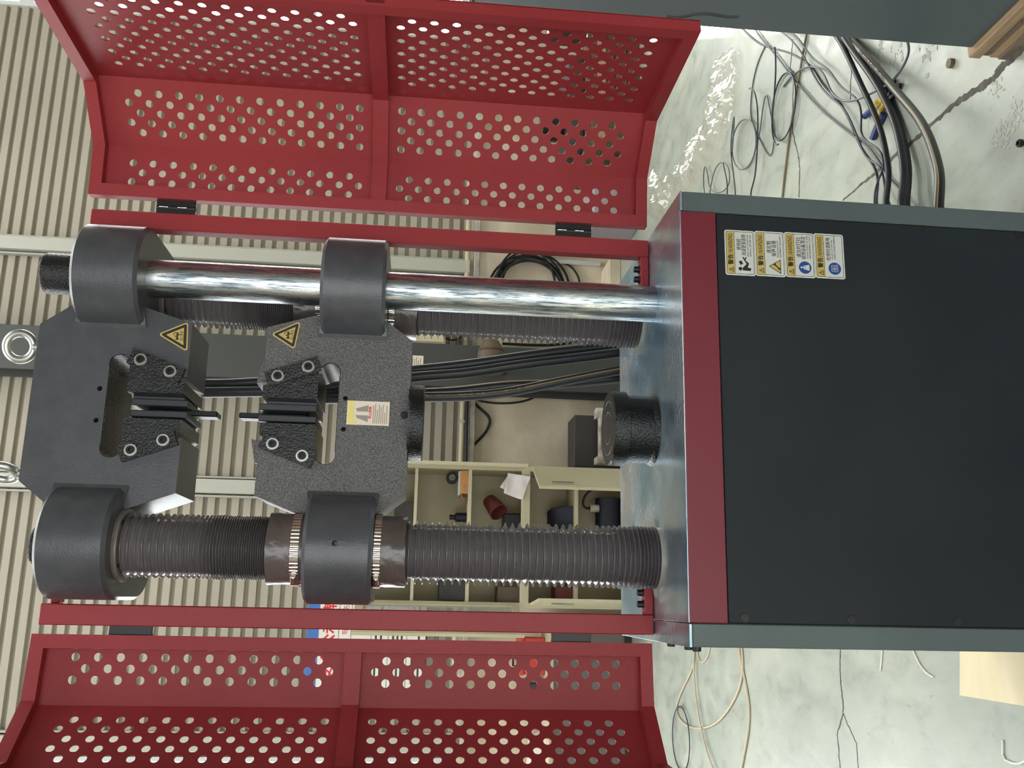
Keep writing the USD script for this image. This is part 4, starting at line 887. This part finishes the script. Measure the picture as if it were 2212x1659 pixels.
for k in range(9):
    zc_, xc_, a, b = .69 + g.normal(0, .018) - (.05 if k > 5 else 0), 1.98 + g.normal(0, .018), .26 + g.normal(0, .022), .26 + g.normal(0, .018)
    t = np.linspace(0, 2 * np.pi, 40)
    obj(cl, 'turn', tube(np.stack([xc_ + b * np.sin(t), 5.14 - .018 * (k % 4) + .01 * np.sin(3 * t), zc_ + a * np.cos(t)], -1), .009, 8, spline=False), 'cable_black')
obj(cl, 'loose_end', tube([P(*p, y=5.15) for p in [(1215, 568), (1235, 578), (1248, 596), (1252, 612)]], .008, 8), 'cable_black')
obj(cl, 'hook', bx(1.96, 2.0, 5.05, 5.179, .955, .972), 'bright_steel')
wp = [P(1186, 562, y=5.13)]
solo('conduit', bx(wp[0][0] - .018, wp[0][0] + .018, 5.14, 5.179, .1, wp[0][2], .003), 'white_plastic', 'short white conduit down the masonry right of the cable coil', 'pipe', smooth=False)
mb = thing('metal_box', 'dark open metal box with a dirty white channel frame, floor behind the table', 'metal box', (.72, 4.9, 0))
obj(mb, 'side_panel', bx(.56, .93, 4.8, 5.1, .0, .36, .004), 'dark_box', False)
obj(mb, 'channel', [bx(.57, .96, 4.70, 4.76, .16, .20, .004), bx(.57, .62, 4.70, 4.8, 0, .22, .004), bx(.90, .97, 4.70, 4.8, 0, .22, .004)], 'dirty_white', False)
obj(mb, 'channel', bx(.57, .96, 4.70, 4.78, .04, .11, .004), 'dirty_white', False)
# notice board, left
nb = thing('notice_board', 'white safety notice board with blue top and red lettering on the back wall', 'notice board', (-.7, 5.12, 1.36))
nx0, nx1, ny = -1.0, -.385, 5.12
obj(nb, 'panel', bx(nx0, nx1, ny, ny + .02, 1.36, 2.184, .002), 'board_white', False)
obj(nb, 'bracket', [bx(nx0 + .1, nx0 + .15, ny + .02, 5.199, 1.5, 1.56), bx(nx1 - .15, nx1 - .1, ny + .02, 5.199, 1.5, 1.56)], 'black_steel', False)
obj(nb, 'blue_band', bx(nx0, nx1, ny - .002, ny, 2.104, 2.184, 0), 'board_blue', False)
obj(nb, 'red_lettering', [text_on('安全公示牌', nx0 + .05, 2.0, .07, ny, .001, w=.53, cjk=True, bold=True), text_on('导致灼伤', nx1 - .25, 1.905, .034, ny, .001, w=.2, cjk=True), text_on('重伤', nx1 - .13, 1.83, .034, ny, .001, cjk=True), text_on('触电', nx1 - .13, 1.78, .034, ny, .001, cjk=True), text_on('联系电话', nx1 - .22, 1.44, .034, ny, .001, w=.17, cjk=True)], 'board_red', False)
obj(nb, 'text_lines', [bx(nx0 + .04, nx0 + .04 + w, ny - .001, ny, z, z + .014, 0) for w, z in ((.25, 1.91), (.3, 1.83), (.25, 1.78), (.5, 1.70), (.52, 1.665), (.49, 1.58), (.5, 1.55), (.46, 1.52), (.25, 1.445), (.53, 1.40))], 'board_black', False)
obj(nb, 'ruling', [bx(nx0, nx1, ny - .001, ny, z, z + .003, 0) for z in (1.965, 1.88, 1.74, 1.62, 1.49)], 'board_black', False)
# work bench at the left with boxes
wbn = thing('work_bench', 'long dark grey steel work bench along the back wall at the left', 'bench', (-1.3, 4.85, 0))
obj(wbn, 'top', bx(-2.3, -.50, 4.55, 5.1, .53, .56, .004), 'dull_cream', False)
for k in range(3):
    obj(wbn, 'front_panel', bx(-2.28 + .6 * k, -1.69 + .6 * k, 4.57, 4.59, .06, .53, .003), 'bench_grey', False)
obj(wbn, 'body', bx(-2.29, -.52, 4.592, 5.09, .05, .53, .002), 'bench_grey', False)
obj(wbn, 'plinth', bx(-2.25, -.55, 4.62, 5.06, 0, .05, .002), 'black_plastic', False)
tb = thing('tool_box', 'orange-red tool box on the work bench seen through the left door', 'tool box', (-.76, 4.85, .56))
obj(tb, 'body', bx(-.86, -.62, 4.76, 4.96, .56, .70, .006), 'crate_red', False)
obj(tb, 'lid', bx(-.865, -.615, 4.755, 4.965, .70, .735, .006), 'crate_red', False)
obj(tb, 'handle', tube([(-.81, 4.86, .735), (-.81, 4.86, .765), (-.68, 4.86, .765), (-.68, 4.86, .735)], .007, 8, spline=False), 'black_plastic')
solo('storage_box', bx(-1.02, -.92, 4.8, 4.96, .56, .70, .004), 'dark_box', 'small dark box left of the orange-red tool box', 'box', smooth=False)
solo('cement_bag', hull([(-1.6, 4.66, .56), (-1.24, 4.66, .56), (-1.6, 5.0, .56), (-1.24, 5.0, .56), (-1.55, 4.7, .655), (-1.29, 4.7, .66), (-1.55, 4.95, .66), (-1.29, 4.95, .645)]), 'label_paper', 'cream paper sack lying on the work bench', 'bag', smooth=60)
# things on the floor behind the right door
solo('storage_box', bx(2.18, 2.62, 4.25, 4.65, 0, .325, .006), 'pale_lavender', 'pale grey box on the floor behind the right door', 'box', smooth=False)
cr = thing('wooden_crate', 'low wooden crate on the floor behind the right door', 'crate', (3.1, 4.55, 0))
x0, x1, y0, y1, h = 2.72, 3.62, 4.2, 4.9, .36
for i in range(4):
    za, zb = h * i / 4 + .004, h * (i + 1) / 4 - .004
    obj(cr, 'plank', bx(x0, x1, y0, y0 + .02, za, zb, .002), 'dark_wood', False)
    obj(cr, 'plank', bx(x0, x0 + .02, y0 + .021, y1, za, zb, .002), 'dark_wood', False)
    obj(cr, 'plank', bx(x1 - .02, x1, y0 + .021, y1, za, zb, .002), 'dark_wood', False)
obj(cr, 'lid', bx(x0, x1, y0, y1, h, h + .02, .002), 'dark_wood', False)
obj(cr, 'batten', bx(x0 - .01, x1 + .01, y0 - .022, y0 - .001, .25, .31, .002), 'raw_wood', False)
ps = thing('machine_part', 'dark machined casting on the low wooden crate', 'machine part', (3.15, 4.55, .38))
obj(ps, 'base', bx(2.78, 3.5, 4.3, 4.8, .38, .50, .01), 'dark_box', False)
obj(ps, 'drum', cyl((3.1, 4.55, .50), (3.1, 4.55, .66), .16, 32), 'black_steel')
mp = thing('machine_part', 'dark grey machine block standing on the floor beyond the wooden crate', 'machine part', (4.2, 4.3, 0))
obj(mp, 'block', bx(3.75, 4.7, 3.9, 4.6, 0, .62, .01), 'dark_box', False)
obj(mp, 'cover', bx(3.85, 4.6, 4.0, 4.5, .62, .70, .01), 'black_steel', False)
